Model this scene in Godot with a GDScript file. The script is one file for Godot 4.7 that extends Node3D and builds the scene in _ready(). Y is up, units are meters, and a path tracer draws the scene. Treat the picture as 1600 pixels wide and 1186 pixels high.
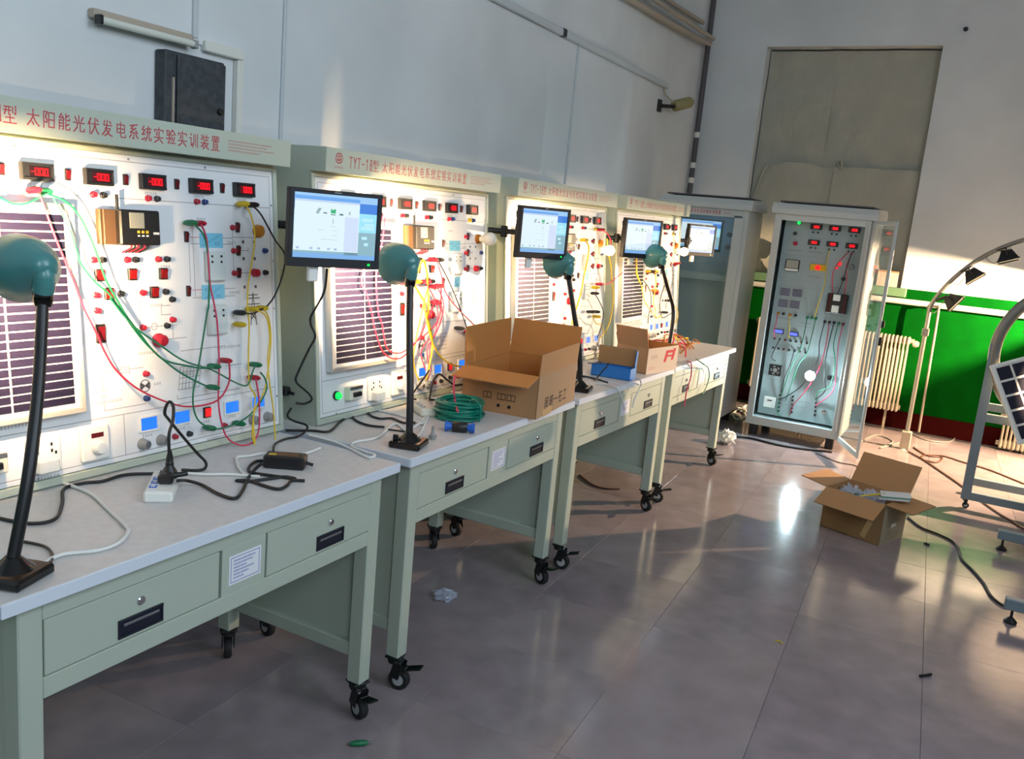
extends Node3D
# Workshop with a row of four photovoltaic training benches along the left wall,
# two control cabinets and lamp rigs at the far end. Units are metres, y is up,
# the benches run along -z, the left wall is at x = -0.33, the back wall at z = -8.3.

var M := {}
var MC := {}
var names := {}
const TILT := 0.0908          # console panels lean back 5.2 degrees
const PW := 1.13              # console width
const DESK := 0.816           # worktop height

func _ready() -> void:
	setup_view()
	make_materials()
	build_room()
	build_wall_fittings()
	build_benches()
	build_lamps_and_monitors()
	build_bench_items()
	build_cables()
	build_cabinets()
	build_rigs()
	build_floor_items()

# ------------------------------------------------------------------ view and light
func setup_view() -> void:
	var cam := Camera3D.new()
	cam.name = "camera"
	cam.fov = 47.33
	cam.near = 0.05
	cam.position = Vector3(2.3816, 1.5845, 0.0)
	cam.rotation_order = EULER_ORDER_YXZ
	cam.rotation_degrees = Vector3(-10.971, 28.105, 5.276)
	add_child(cam)
	cam.current = true
	var we := WorldEnvironment.new()
	we.name = "world_environment"
	var e := Environment.new()
	e.background_mode = Environment.BG_SKY
	var sky := Sky.new()
	var sm := ProceduralSkyMaterial.new()
	sm.sky_top_color = Color(0.70, 0.82, 1.0)
	sm.sky_horizon_color = Color(0.80, 0.88, 1.0)
	sm.ground_bottom_color = Color(0.30, 0.31, 0.32)
	sm.ground_horizon_color = Color(0.42, 0.43, 0.44)
	sm.sun_angle_max = 0.0
	sm.energy_multiplier = 1.0
	sky.sky_material = sm
	e.sky = sky
	e.tonemap_mode = Environment.TONE_MAPPER_LINEAR
	e.tonemap_exposure = EXPOSURE
	e.sdfgi_enabled = true
	e.ssao_enabled = true
	e.ssil_enabled = true
	we.environment = e
	add_child(we)
	# daylight entering by the high windows in the right-hand wall
	for w in WINDOWS:
		var a := AreaLight3D.new()
		a.name = "window_daylight"
		a.area_size = Vector2(w[1] - w[0] - 0.06, 1.94)
		a.light_color = Color(0.90, 0.96, 1.0)
		a.light_energy = WIN_ENERGY
		a.area_range = 30.0
		a.area_attenuation = 2.0
		a.shadow_enabled = true
		a.position = Vector3(4.58, 3.2, (w[0] + w[1]) * 0.5)
		a.rotation.y = PI / 2
		add_child(a, true)

const EXPOSURE := 1.0
const WIN_ENERGY := 8.6
const WINDOWS := [[0.4, 2.6], [-2.9, -0.7]]

# ------------------------------------------------------------------ materials
func mt(key: String, c: Color, rough := 0.5, metal := 0.0) -> StandardMaterial3D:
	var m := StandardMaterial3D.new()
	m.albedo_color = c
	m.roughness = rough
	m.metallic = metal
	M[key] = m
	return m

func c8(r: float, g: float, b: float) -> Color:
	return Color(r / 255.0, g / 255.0, b / 255.0)

func em(key: String, c: Color, energy: float, base := Color(0.05, 0.05, 0.05)) -> StandardMaterial3D:
	var m := mt(key, base, 0.35)
	m.emission_enabled = true
	m.emission = c
	m.emission_energy_multiplier = energy
	return m

func noisy(key: String, c: Color, amp: float, freq: float, scale: float, rough := 0.6, seed := 3) -> StandardMaterial3D:
	var n := FastNoiseLite.new()
	n.seed = seed
	n.frequency = freq
	n.fractal_octaves = 4
	var src := n.get_seamless_image(256, 256)
	var img := Image.create(256, 256, false, Image.FORMAT_RGB8)
	for y in 256:
		for x in 256:
			var v := 1.0 - amp + 2.0 * amp * src.get_pixel(x, y).r
			img.set_pixel(x, y, Color(minf(c.r * v, 1), minf(c.g * v, 1), minf(c.b * v, 1)))
	var m := mt(key, Color(1, 1, 1), rough)
	m.albedo_texture = ImageTexture.create_from_image(img)
	m.uv1_triplanar = true
	m.uv1_world_triplanar = true
	m.uv1_scale = Vector3.ONE * scale
	return m

func img_mat(key: String, img: Image, rough := 0.5, emit := 0.0) -> StandardMaterial3D:
	var t := ImageTexture.create_from_image(img)
	var m := mt(key, Color(1, 1, 1), rough)
	if emit > 0.0:
		m.albedo_color = Color(0.03, 0.03, 0.03)
		m.emission_enabled = true
		m.emission = Color(1, 1, 1)
		m.emission_texture = t
		m.emission_operator = BaseMaterial3D.EMISSION_OP_MULTIPLY
		m.emission_energy_multiplier = emit
	else:
		m.albedo_texture = t
	return m

func make_materials() -> void:
	noisy("wall", c8(214, 218, 220), 0.035, 0.012, 0.35, 0.85, 5)
	noisy("green_paint", c8(0, 84, 14), 0.08, 0.02, 0.8, 0.8, 7).metallic_specular = 0.15
	mt("red_paint", c8(60, 12, 12), 0.8).metallic_specular = 0.15
	var fm := noisy("tile_a", c8(148, 136, 140), 0.07, 0.02, 0.9, 0.14, 11)
	fm.metallic_specular = 0.6
	fm = noisy("tile_b", c8(142, 130, 135), 0.08, 0.025, 0.7, 0.16, 12)
	fm.metallic_specular = 0.6
	fm = noisy("tile_c", c8(152, 139, 142), 0.06, 0.018, 0.8, 0.13, 13)
	fm.metallic_specular = 0.6
	mt("grout", c8(112, 100, 100), 0.6)
	mt("ceiling", c8(188, 190, 192), 0.9)
	mt("cream", c8(178, 188, 174), 0.45)
	noisy("worktop", c8(205, 203, 202), 0.03, 0.05, 2.0, 0.42, 21)
	mt("edge_band", c8(214, 222, 234), 0.4)
	mt("handle", c8(26, 30, 44), 0.35)
	mt("chrome", c8(215, 218, 222), 0.16, 1.0)
	mt("steel", c8(170, 174, 178), 0.35, 0.9)
	mt("black_plastic", c8(24, 25, 27), 0.4)
	mt("black_gloss", c8(16, 15, 15), 0.18)
	mt("bezel_black", c8(20, 22, 30), 0.6)
	mt("caster_black", c8(20, 24, 25), 0.3)
	mt("rubber", c8(28, 28, 30), 0.7)
	mt("hub", c8(188, 190, 192), 0.35, 0.3)
	mt("white_plastic", c8(236, 236, 230), 0.35)
	mt("ivory_plastic", c8(232, 228, 210), 0.35)
	mt("grey_plastic", c8(150, 150, 148), 0.4)
	mt("frame_metal", c8(196, 200, 200), 0.4, 0.3)
	mt("aluminium", c8(214, 214, 210), 0.35, 0.6)
	mt("cell", c8(26, 24, 44), 0.4).metallic_specular = 0.25
	mt("cell_back", c8(236, 230, 222), 0.5)
	mt("red_plastic", c8(168, 20, 44), 0.35)
	mt("dark_red", c8(92, 14, 24), 0.35)
	mt("rocker_red", c8(142, 22, 24), 0.3)
	mt("yellow_plastic", c8(206, 176, 20), 0.4)
	mt("amber", c8(176, 112, 20), 0.4)
	mt("green_plastic", c8(14, 110, 70), 0.4)
	mt("blue_plastic", c8(30, 60, 120), 0.4)
	mt("wire_red", c8(206, 40, 70), 0.45)
	mt("wire_pink", c8(206, 60, 96), 0.45)
	mt("wire_green", c8(20, 112, 76), 0.45)
	mt("wire_yellow", c8(224, 190, 40), 0.45)
	mt("wire_black", c8(22, 22, 24), 0.5)
	mt("wire_white", c8(226, 226, 222), 0.5)
	mt("wire_grey", c8(150, 146, 140), 0.5)
	mt("wire_brown", c8(92, 58, 44), 0.5)
	mt("teal", c8(72, 132, 132), 0.25)
	mt("shade_inside", c8(226, 226, 220), 0.4)
	mt("heat_sink", c8(104, 78, 54), 0.45, 0.3)
	mt("cover_grey", c8(206, 214, 212), 0.35)
	mt("lcd_off", c8(150, 152, 140), 0.3)
	mt("lcd_green", c8(96, 112, 44), 0.3)
	mt("cardboard", c8(178, 134, 92), 0.85)
	mt("cardboard_inside", c8(190, 128, 66), 0.85)
	mt("cardboard_dark", c8(150, 116, 76), 0.85)
	mt("cardboard_pale", c8(214, 196, 178), 0.8)
	mt("tape", c8(196, 158, 108), 0.3)
	mt("box_blue", c8(38, 120, 200), 0.6)
	mt("coil_green", c8(0, 120, 100), 0.3)
	mt("tool_blue", c8(30, 96, 190), 0.35)
	mt("cabinet_grey", c8(190, 194, 192), 0.4)
	mt("cabinet_inside", c8(150, 164, 166), 0.5)
	mt("rig_grey", c8(124, 140, 150), 0.4)
	mt("rig_steel", c8(150, 146, 138), 0.35, 0.5)
	mt("flood_black", c8(14, 12, 13), 0.45)
	mt("radiator", c8(184, 172, 152), 0.5)
	mt("pipe_white", c8(222, 222, 214), 0.45)
	mt("pipe_beige", c8(176, 164, 148), 0.5)
	mt("pipe_dark", c8(84, 80, 84), 0.6)
	noisy("fuse_box", c8(58, 63, 68), 0.22, 0.03, 3.0, 0.6, 41)
	mt("duct", c8(196, 202, 206), 0.6)
	mt("camera_tan", c8(150, 140, 96), 0.5)
	mt("tube_glass", c8(214, 216, 206), 0.2)
	mt("sill_green", c8(112, 150, 112), 0.5)
	mt("book_white", c8(226, 230, 236), 0.6)
	mt("book_green", c8(60, 140, 80), 0.6)
	mt("flood_glass", c8(120, 118, 112), 0.1)
	noisy("paper", c8(174, 173, 159), 0.03, 0.015, 0.8, 0.85, 31)
	var gl := mt("glass", Color(0.70, 0.84, 0.82, 0.07), 0.02)
	gl.transparency = BaseMaterial3D.TRANSPARENCY_ALPHA
	gl.metallic_specular = 0.7
	var bag := mt("clear_bag", Color(0.85, 0.88, 0.95, 0.38), 0.12)
	bag.transparency = BaseMaterial3D.TRANSPARENCY_ALPHA
	var wb := mt("white_bag", Color(0.92, 0.92, 0.90), 0.4)
	wb.backlight_enabled = true
	wb.backlight = Color(0.4, 0.4, 0.4)
	em("led_green", Color(0.05, 1.0, 0.35), 1.6, c8(10, 60, 30))
	em("led_red", Color(1.0, 0.10, 0.12), 1.4, c8(60, 8, 10))
	em("led_blue", Color(0.35, 0.42, 1.0), 1.7, c8(20, 24, 60))
	em("lcd_blue", Color(0.16, 0.52, 1.0), 1.0, c8(10, 30, 60))
	em("bulb_warm", Color(1.0, 0.80, 0.52), 9.0, c8(255, 240, 220))
	em("bulb_cool", Color(0.86, 0.97, 1.0), 30.0, c8(250, 250, 250))
	em("flood_lit", Color(1.0, 0.85, 0.68), 3.0, c8(255, 250, 240))
	mt("bulb_off", c8(230, 226, 214), 0.2)
	img_mat("panel_print", panel_image(), 0.32)
	img_mat("header_print", header_image(), 0.5)
	img_mat("digits_minus", digit_image(true), 0.3, 2.2)
	img_mat("digits", digit_image(false), 0.3, 2.2)
	img_mat("screen_ui", screen_image(), 0.5, 1.0)
	img_mat("label_print", label_image(), 0.5)
	img_mat("box_print", box_image(), 0.85)
	img_mat("carton_print", carton_image(), 0.75)
	img_mat("floor_box_print", floor_box_image(), 0.85)
	img_mat("cabinet_print", cabinet_image(), 0.5)
	img_mat("cabinet_sign", cabinet_sign_image(), 0.5)

# ------------------------------------------------------------------ images: flat print, lettering and screens
const STROKES := {
	"T": "12,8 88,8;50,8 50,94", "Y": "12,8 50,50;88,8 50,50 50,94", "-": "20,52 80,52", "1": "34,24 52,8 52,94",
	"8": "30,8 70,8 70,48 30,48 30,8;30,48 24,92 76,92 70,48",
	"型": "10,12 55,12;8,30 58,30;22,12 22,30 12,52;42,12 42,52;70,12 70,40;90,5 90,48 82,44;20,68 80,68;50,52 50,94;6,94 94,94",
	"太": "8,35 92,35;50,5 50,40 35,65 8,92;50,40 65,68 94,92;42,72 54,86",
	"阳": "12,8 12,95;12,8 38,8 24,38 38,52 34,66 20,62;50,12 90,12 90,90 50,90 50,12;50,50 90,50",
	"能": "30,5 12,30 45,28;36,18 48,36;12,42 12,94;12,42 44,42 44,90 36,90;12,58 44,58;12,74 44,74;62,6 62,40 92,40 92,30;88,12 62,24;62,52 62,92 94,92 94,80;88,60 62,72",
	"光": "50,4 50,42;18,12 32,34;82,12 68,34;6,44 94,44;38,44 34,70 8,94;60,44 60,90 94,90 94,76",
	"伏": "30,5 8,42;22,28 22,95;36,38 94,38;64,6 62,45 50,72 32,94;64,45 76,72 95,92;78,10 88,22",
	"发": "28,8 20,34 90,34;50,5 46,40 30,70 8,92;34,52 76,52 58,78 30,95;44,60 62,82 92,94;70,10 82,22",
	"电": "18,20 82,20 82,66 18,66 18,20;18,43 82,43;50,5 50,84 60,92 92,92 92,78",
	"系": "82,6 16,16;48,14 24,32 52,34;70,26 18,54 82,54;70,42 82,58;50,54 50,92 40,86;30,64 12,86;68,64 88,86",
	"统": "26,5 10,30 36,28 10,58 38,52;8,88 40,76;66,4 72,16;46,20 94,20;66,20 52,42 84,40;78,30 88,44;60,48 58,70 42,94;76,48 76,88 95,88 95,74",
	"实": "50,3 50,12;10,30 10,16 90,16 90,30;30,28 40,36;24,42 36,50;8,62 92,62;54,28 50,62 40,80 10,95;58,72 88,94",
	"验": "8,12 34,12 30,40;14,12 12,40 38,40 36,70 30,88 22,84;6,62 32,58;66,4 40,34;66,4 95,34;52,36 80,36;48,50 54,70;64,46 68,68;88,48 76,78;44,86 95,86",
	"训": "14,8 24,18;6,36 24,36 24,84 38,72;50,10 50,60 40,94;70,14 70,84;90,8 90,95",
	"装": "14,8 20,18;10,36 26,26;34,4 34,42;44,18 94,18;68,4 68,38;50,38 88,38;50,44 50,54;8,56 92,56;48,56 10,82;34,70 34,94 52,84;54,62 64,78 94,94;82,64 68,74",
	"置": "16,6 84,6 84,22 16,22 16,6;38,6 38,22;62,6 62,22;10,32 90,32;50,24 50,42;28,42 74,42 74,84 28,84 28,42;28,56 74,56;28,70 74,70;6,94 94,94",
	"国": "12,8 88,8 88,94 12,94 12,8;28,28 72,28;28,50 72,50;28,74 72,74;50,28 50,74",
	"明": "10,14 40,14 40,76 10,76 10,14;10,45 40,45;56,10 90,10 90,90 80,90;56,10 56,60 46,94;56,36 90,36;56,60 90,60",
	"一": "5,50 95,50",
	"石": "10,14 90,14;46,14 14,60;34,46 84,46 84,92 34,92 34,46",
	"工": "12,14 88,14;50,14 50,88;6,88 94,88",
}

func dot(img: Image, x: float, y: float, w: float, c: Color) -> void:
	var r := Rect2i(int(round(x - w * 0.5)), int(round(y - w * 0.5)), maxi(1, int(round(w))), maxi(1, int(round(w))))
	img.fill_rect(r, c)

func ln(img: Image, x0: float, y0: float, x1: float, y1: float, w: float, c: Color) -> void:
	var n := int(maxf(absf(x1 - x0), absf(y1 - y0))) + 1
	for i in n + 1:
		var t := float(i) / n
		dot(img, lerpf(x0, x1, t), lerpf(y0, y1, t), w, c)

func glyph(img: Image, ch: String, x: float, y: float, w: float, h: float, th: float, c: Color) -> void:
	for stroke in STROKES[ch].split(";"):
		var prev := Vector2(-1, -1)
		for pt in stroke.split(" "):
			var k: PackedStringArray = pt.split(",")
			var q := Vector2(x + float(k[0]) * w / 100.0, y + float(k[1]) * h / 100.0)
			if prev.x >= 0:
				ln(img, prev.x, prev.y, q.x, q.y, th, c)
			prev = q

func ring(img: Image, cx: float, cy: float, r: float, w: float, c: Color) -> void:
	var n := int(r * 7) + 8
	for i in n:
		var a := TAU * i / n
		dot(img, cx + cos(a) * r, cy + sin(a) * r, w, c)

func caption(img: Image, x: float, y: float, w: float, h: float, c: Color, rng: RandomNumberGenerator) -> void:
	# small printed caption: a row of little character-sized marks
	var px := x
	while px < x + w:
		for j in 3:
			var yy := y + h * (0.15 + 0.35 * j)
			ln(img, px, yy, px + h * rng.randf_range(0.45, 0.75), yy, maxf(1.0, h * 0.12), c)
		ln(img, px + h * 0.35, y, px + h * 0.35, y + h, maxf(1.0, h * 0.12), c)
		px += h * 1.05

func header_image() -> Image:
	# 1130 x 77 mm board at 1.5 px per mm
	var s := 1.5
	var img := Image.create(int(1130 * s), int(77 * s), false, Image.FORMAT_RGB8)
	img.fill(c8(178, 188, 174))
	var red := c8(172, 58, 66)
	var cy := 38.0
	ring(img, 62 * s, 30 * s, 16 * s, 5, red)
	ring(img, 62 * s, 30 * s, 8 * s, 4, red)
	ln(img, 62 * s, 20 * s, 62 * s, 42 * s, 4, red)
	ln(img, 52 * s, 34 * s, 72 * s, 34 * s, 3, red)
	var rng := RandomNumberGenerator.new()
	rng.seed = 4
	caption(img, 42 * s, 56 * s, 42 * s, 7 * s, red, rng)
	var x := 112.0
	for ch in ["T", "Y", "T", "-", "1", "8"]:
		glyph(img, ch, x * s, (cy - 20) * s, 19 * s, 40 * s, 4.5, red)
		x += 21.5
	glyph(img, "型", 239 * s, (cy - 21) * s, 32 * s, 42 * s, 4.0, red)
	var text := "太阳能光伏发电系统实验实训装置"
	for i in text.length():
		glyph(img, text[i], (292 + i * 37.6) * s, (cy - 21) * s, 32 * s, 42 * s, 4.0, red)
	for j in 4:
		caption(img, 880 * s, (22 + j * 9) * s, [170, 150, 175, 120][j] * s, 4.5 * s, red.lerp(c8(178, 188, 174), 0.25), rng)
	return img

func digit_image(minus: bool) -> Image:
	var img := Image.create(64, 32, false, Image.FORMAT_RGB8)
	img.fill(Color(0.24, 0.0, 0.03))
	var c := Color(1.0, 0.03, 0.10)
	if minus:
		ln(img, 4, 16, 11, 16, 3, c)
	for d in 3:
		var x := 17.0 + d * 15.0
		ln(img, x, 5, x + 9, 5, 4, c)
		ln(img, x, 27, x + 9, 27, 4, c)
		ln(img, x, 5, x, 27, 4, c)
		ln(img, x + 9, 5, x + 9, 27, 4, c)
		dot(img, x + 12, 28, 2, c)
	return img

func panel_image() -> Image:
	# 1096 x 795 mm face, 1 px per mm, origin top left
	var W := 1096
	var H := 795
	var img := Image.create(W, H, false, Image.FORMAT_RGB8)
	img.fill(c8(226, 229, 232))
	var g := c8(150, 150, 154)
	var r := c8(196, 120, 130)
	var dk := c8(70, 70, 76)
	var rng := RandomNumberGenerator.new()
	rng.seed = 9
	var X := func(s: float) -> float: return (s - 0.017) * 1000.0
	var Y := func(h: float) -> float: return (0.822 - h) * 1000.0
	var L := func(a: float, b: float, c: float, d: float, col: Color, w := 2.0): ln(img, X.call(a), Y.call(b), X.call(c), Y.call(d), w, col)
	# section frames
	for q in [[0.03, 0.806, 1.10, 0.806], [0.03, 0.712, 1.10, 0.712], [0.03, 0.15, 1.10, 0.15], [0.03, 0.04, 1.10, 0.04], [0.545, 0.15, 0.545, 0.04], [0.03, 0.806, 0.03, 0.04], [1.10, 0.806, 1.10, 0.04]]:
		L.call(q[0], q[1], q[2], q[3], g)
	# captions under the meters and beside the controls
	for i in 6:
		caption(img, X.call(0.165 + 0.1605 * i), Y.call(0.733), 36, 6, g, rng)
	for q in [[0.585, 0.54, 26], [0.685, 0.54, 26], [0.645, 0.436, 34], [0.815, 0.672, 26], [0.52, 0.372, 60], [0.60, 0.31, 60], [0.50, 0.275, 44], [0.645, 0.222, 20], [0.74, 0.235, 30], [0.87, 0.30, 90], [0.47, 0.195, 70], [0.16, 0.172, 130], [0.90, 0.088, 26], [1.01, 0.088, 26], [0.60, 0.084, 26], [0.71, 0.084, 26], [0.82, 0.034, 110], [0.925, 0.46, 34], [0.925, 0.608, 30], [0.80, 0.088, 26], [0.29, 0.032, 60], [0.43, 0.028, 60]]:
		caption(img, X.call(q[0]), Y.call(q[1]), q[2], 8, g, rng)
	# converter blocks
	for q in [[0.822, 0.629, 0.908, 0.589], [0.822, 0.481, 0.908, 0.437]]:
		img.fill_rect(Rect2i(int(X.call(q[0])), int(Y.call(q[1])), 86, 42), c8(122, 196, 224))
		L.call(q[0] + 0.012, q[3] + 0.006, q[2] - 0.014, q[1] - 0.006, c8(90, 160, 196))
		caption(img, X.call(q[0] + 0.012), Y.call(q[1] - 0.008), 16, 9, c8(70, 130, 180), rng)
		caption(img, X.call(q[0] + 0.055), Y.call(q[3] + 0.016), 18, 9, c8(70, 130, 180), rng)
		L.call(0.79, q[1] - 0.012, 0.822, q[1] - 0.012, r)
		L.call(0.79, q[3] + 0.010, 0.822, q[3] + 0.010, g)
		L.call(0.908, q[1] - 0.012, 0.945, q[1] - 0.012, g)
		L.call(0.908, q[3] + 0.010, 0.945, q[3] + 0.010, g)
	# inverter pictures
	for q in [[0.835, 0.578, 0.905, 0.495], [0.835, 0.425, 0.905, 0.335]]:
		img.fill_rect(Rect2i(int(X.call(q[0])), int(Y.call(q[1])), 70, int((q[1] - q[3]) * 1000)), c8(205, 214, 212))
		for k in 4:
			dot(img, X.call(0.852 + 0.034 * (k % 2)), Y.call(q[1] - 0.016 - 0.016 * (k / 2)), 6, dk)
	# wiring diagrams
	for q in [[0.783, 0.60, 0.783, 0.49], [0.798, 0.64, 0.798, 0.45], [0.945, 0.648, 0.945, 0.514], [0.964, 0.581, 1.005, 0.581], [1.005, 0.575, 1.005, 0.59], [0.964, 0.514, 1.03, 0.514], [0.945, 0.62, 1.06, 0.62], [0.61, 0.468, 0.61, 0.375], [0.695, 0.468, 0.715, 0.468], [0.715, 0.468, 0.715, 0.446], [0.60, 0.468, 0.64, 0.468], [0.616, 0.375, 0.694, 0.375], [0.694, 0.375, 0.73, 0.375], [0.715, 0.39, 0.715, 0.34], [0.664, 0.337, 0.76, 0.337], [0.484, 0.432, 0.54, 0.432], [0.484, 0.412, 0.54, 0.412], [0.54, 0.432, 0.54, 0.38], [0.49, 0.268, 0.612, 0.268], [0.49, 0.268, 0.49, 0.222], [0.48, 0.222, 0.50, 0.222], [0.48, 0.206, 0.50, 0.206], [0.49, 0.206, 0.49, 0.168], [0.49, 0.168, 0.616, 0.168], [0.54, 0.275, 0.57, 0.275], [0.54, 0.26, 0.57, 0.26], [0.57, 0.275, 0.57, 0.255], [0.72, 0.165, 0.95, 0.165], [0.72, 0.175, 0.72, 0.165], [0.74, 0.30, 0.90, 0.30], [0.90, 0.24, 0.96, 0.24], [0.68, 0.43, 0.71, 0.43], [0.68, 0.405, 0.71, 0.405], [0.68, 0.43, 0.68, 0.405]]:
		L.call(q[0], q[1], q[2], q[3], g)
	# solar array symbol
	for k in 7:
		L.call(0.735 + 0.012 * k, 0.255, 0.725 + 0.012 * k, 0.19, g)
	for k in 5:
		L.call(0.735 - 0.0025 * k, 0.255 - 0.016 * k, 0.807 - 0.0025 * k, 0.255 - 0.016 * k, g)
	# fan symbol
	ring(img, X.call(0.616), Y.call(0.217), 16, 2, dk)
	for sx in [-1, 1]:
		for k in 14:
			ln(img, X.call(0.616) + sx * k, Y.call(0.217) - k * 0.7, X.call(0.616) + sx * k, Y.call(0.217) + k * 0.7, 2, dk)
	# motor symbol and transmission tower
	ring(img, X.call(0.655), Y.call(0.375), 9, 2, g)
	for q in [[1.018, 0.452, 1.006, 0.355], [1.018, 0.452, 1.030, 0.355], [0.992, 0.436, 1.044, 0.436], [0.992, 0.418, 1.044, 0.418], [1.000, 0.446, 1.036, 0.446], [1.010, 0.39, 1.028, 0.372], [1.026, 0.39, 1.008, 0.372], [1.012, 0.41, 1.026, 0.39]]:
		L.call(q[0], q[1], q[2], q[3], dk, 3.0)
	for q in [[0.985, 0.606], [1.03, 0.606], [0.985, 0.556], [1.03, 0.556], [0.985, 0.472], [1.03, 0.472]]:
		dot(img, X.call(q[0]), Y.call(q[1]), 9, dk)
	# blue-grey field around the solar module
	return img

func screen_image() -> Image:
	# program window over a sky-blue desktop picture
	var img := Image.create(240, 180, false, Image.FORMAT_RGB8)
	for y in 180:
		for x in 240:
			var t := float(y) / 180.0
			var c := Color(0.62, 0.80, 0.97)
			if t > 0.10:
				c = Color(0.26, 0.52, 0.88)
			if t > 0.26:
				c = Color(0.62, 0.90, 0.98)
			if t > 0.56:
				c = Color(0.56, 0.72, 0.78)
			img.set_pixel(x, y, c)
	for q in [[196, 60, 34], [204, 74, 30], [194, 84, 40], [198, 112, 16], [206, 130, 12]]:
		img.fill_rect(Rect2i(q[0], q[1], q[2], 9), Color(0.74, 0.94, 0.98))
	img.fill_rect(Rect2i(2, 10, 186, 150), Color(0.88, 0.96, 0.99))
	img.fill_rect(Rect2i(2, 8, 186, 10), Color(0.42, 0.66, 0.94))
	img.fill_rect(Rect2i(2, 18, 186, 6), Color(0.78, 0.86, 0.95))
	img.fill_rect(Rect2i(146, 60, 40, 98), Color(0.82, 0.88, 0.98))
	img.fill_rect(Rect2i(0, 166, 240, 14), Color(0.50, 0.70, 0.92))
	img.fill_rect(Rect2i(148, 160, 40, 8), Color(0.44, 0.58, 0.66))
	var d := Color(0.25, 0.42, 0.42)
	for j in 8:
		ln(img, 62 + j * 0.9, 54 - j * 2, 70 + j * 0.9, 54 - j * 2, 1, d)
	img.fill_rect(Rect2i(83, 51, 10, 3), d)
	img.fill_rect(Rect2i(104, 40, 14, 12), Color(0.20, 0.70, 0.45))
	img.fill_rect(Rect2i(108, 38, 5, 5), Color(0.90, 0.97, 0.98))
	img.fill_rect(Rect2i(104, 55, 14, 2), d)
	img.fill_rect(Rect2i(129, 52, 11, 4), d)
	img.fill_rect(Rect2i(156, 44, 5, 9), Color(0.70, 0.72, 0.72))
	ln(img, 111, 68, 111, 80, 1, d)
	for q in [[105, 88], [70, 100], [110, 100], [110, 114], [80, 126], [96, 126], [112, 126]]:
		ln(img, q[0], q[1], q[0] + 14, q[1], 1, Color(0.70, 0.78, 0.84))
	for q in [10, 48, 70, 98, 118]:
		img.fill_rect(Rect2i(q, 150, 8, 6), Color(0.66, 0.76, 0.86))
	return img

func label_image() -> Image:
	var img := Image.create(104, 76, false, Image.FORMAT_RGB8)
	img.fill(c8(232, 234, 240))
	var b := c8(120, 128, 190)
	for q in [[6, 6, 98, 6], [98, 6, 98, 70], [98, 70, 6, 70], [6, 70, 6, 6]]:
		ln(img, q[0], q[1], q[2], q[3], 2, b)
	var rng := RandomNumberGenerator.new()
	rng.seed = 2
	for j in 6:
		caption(img, 14, 13 + j * 9, [70, 60, 40, 66, 50, 30][j], 4, b, rng)
	return img

func box_image() -> Image:
	# front face of the open carton on the second bench, 470 x 200 mm
	var img := Image.create(470, 200, false, Image.FORMAT_RGB8)
	img.fill(c8(172, 140, 108))
	var k := c8(52, 40, 34)
	var t := "国明一石工"
	for i in t.length():
		glyph(img, t[i], 84 + i * 56, 112, 46, 60, 6, k)
	img.fill_rect(Rect2i(110, 176, 74, 24), c8(190, 152, 106))
	return img

func carton_image() -> Image:
	# pale carton on the third bench, 320 x 190 mm
	var img := Image.create(320, 190, false, Image.FORMAT_RGB8)
	img.fill(c8(210, 192, 176))
	var red := c8(196, 30, 56)
	for k in 40:
		ln(img, 190 - k * 0.5 + 0, 30 + k * 2.2, 214 - k * 0.5, 30 + k * 2.2, 3, red)
		ln(img, 268 - k * 0.5, 20 + k * 2.2, 292 - k * 0.5, 20 + k * 2.2, 3, red)
	img.fill_rect(Rect2i(200, 30, 84, 20), red)
	img.fill_rect(Rect2i(192, 66, 84, 14), red)
	var rng := RandomNumberGenerator.new()
	rng.seed = 6
	for j in 2:
		caption(img, 40, 56 + j * 14, 60, 10, c8(96, 70, 66), rng)
	for j in 2:
		caption(img, 22, 140 + j * 12, 60, 8, c8(196, 120, 110), rng)
	return img

func floor_box_image() -> Image:
	var img := Image.create(280, 230, false, Image.FORMAT_RGB8)
	img.fill(c8(166, 150, 124))
	var k := c8(92, 80, 66)
	var rng := RandomNumberGenerator.new()
	rng.seed = 8
	for j in 6:
		caption(img, 46, 44 + j * 17, [180, 160, 190, 120, 150, 100][j], 10, k, rng)
	for j in 3:
		caption(img, 60, 160 + j * 20, [60, 150, 130][j], 12, k, rng)
	img.fill_rect(Rect2i(110, 128, 54, 20), c8(220, 218, 210))
	return img

func cabinet_image() -> Image:
	# inner control panel 590 x 1570 mm at 0.6 px per mm
	var W := 354
	var H := 942
	var img := Image.create(W, H, false, Image.FORMAT_RGB8)
	img.fill(c8(152, 166, 168))
	var g := c8(122, 126, 130)
	var rng := RandomNumberGenerator.new()
	rng.seed = 14
	for y in [176, 320, 500, 640, 770, 880]:
		ln(img, 14, y, 206, y, 1, g)
	ln(img, 212, 176, 212, 900, 1, g)
	for q in [[30, 150, 60], [120, 150, 60], [30, 250, 46], [130, 262, 60], [30, 470, 60], [130, 480, 50], [230, 300, 70], [230, 470, 90], [40, 620, 60], [240, 620, 60], [60, 860, 60], [180, 850, 40]]:
		caption(img, q[0], q[1], q[2], 6, g, rng)
	for k in 5:
		ln(img, 40 + k * 60, 700, 60 + k * 55, 830, 1, c8(150, 120, 124))
	return img

func cabinet_sign_image() -> Image:
	var img := Image.create(520, 60, false, Image.FORMAT_RGB8)
	img.fill(c8(190, 194, 192))
	var red := c8(176, 108, 108)
	var text := "太阳能光伏发电系统实验实训装置"
	for i in text.length():
		glyph(img, text[i], 40 + i * 25, 14, 20, 30, 2.5, red)
	var rng := RandomNumberGenerator.new()
	rng.seed = 5
	for j in 2:
		caption(img, 430, 22 + j * 10, 66, 5, red, rng)
	return img

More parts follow.
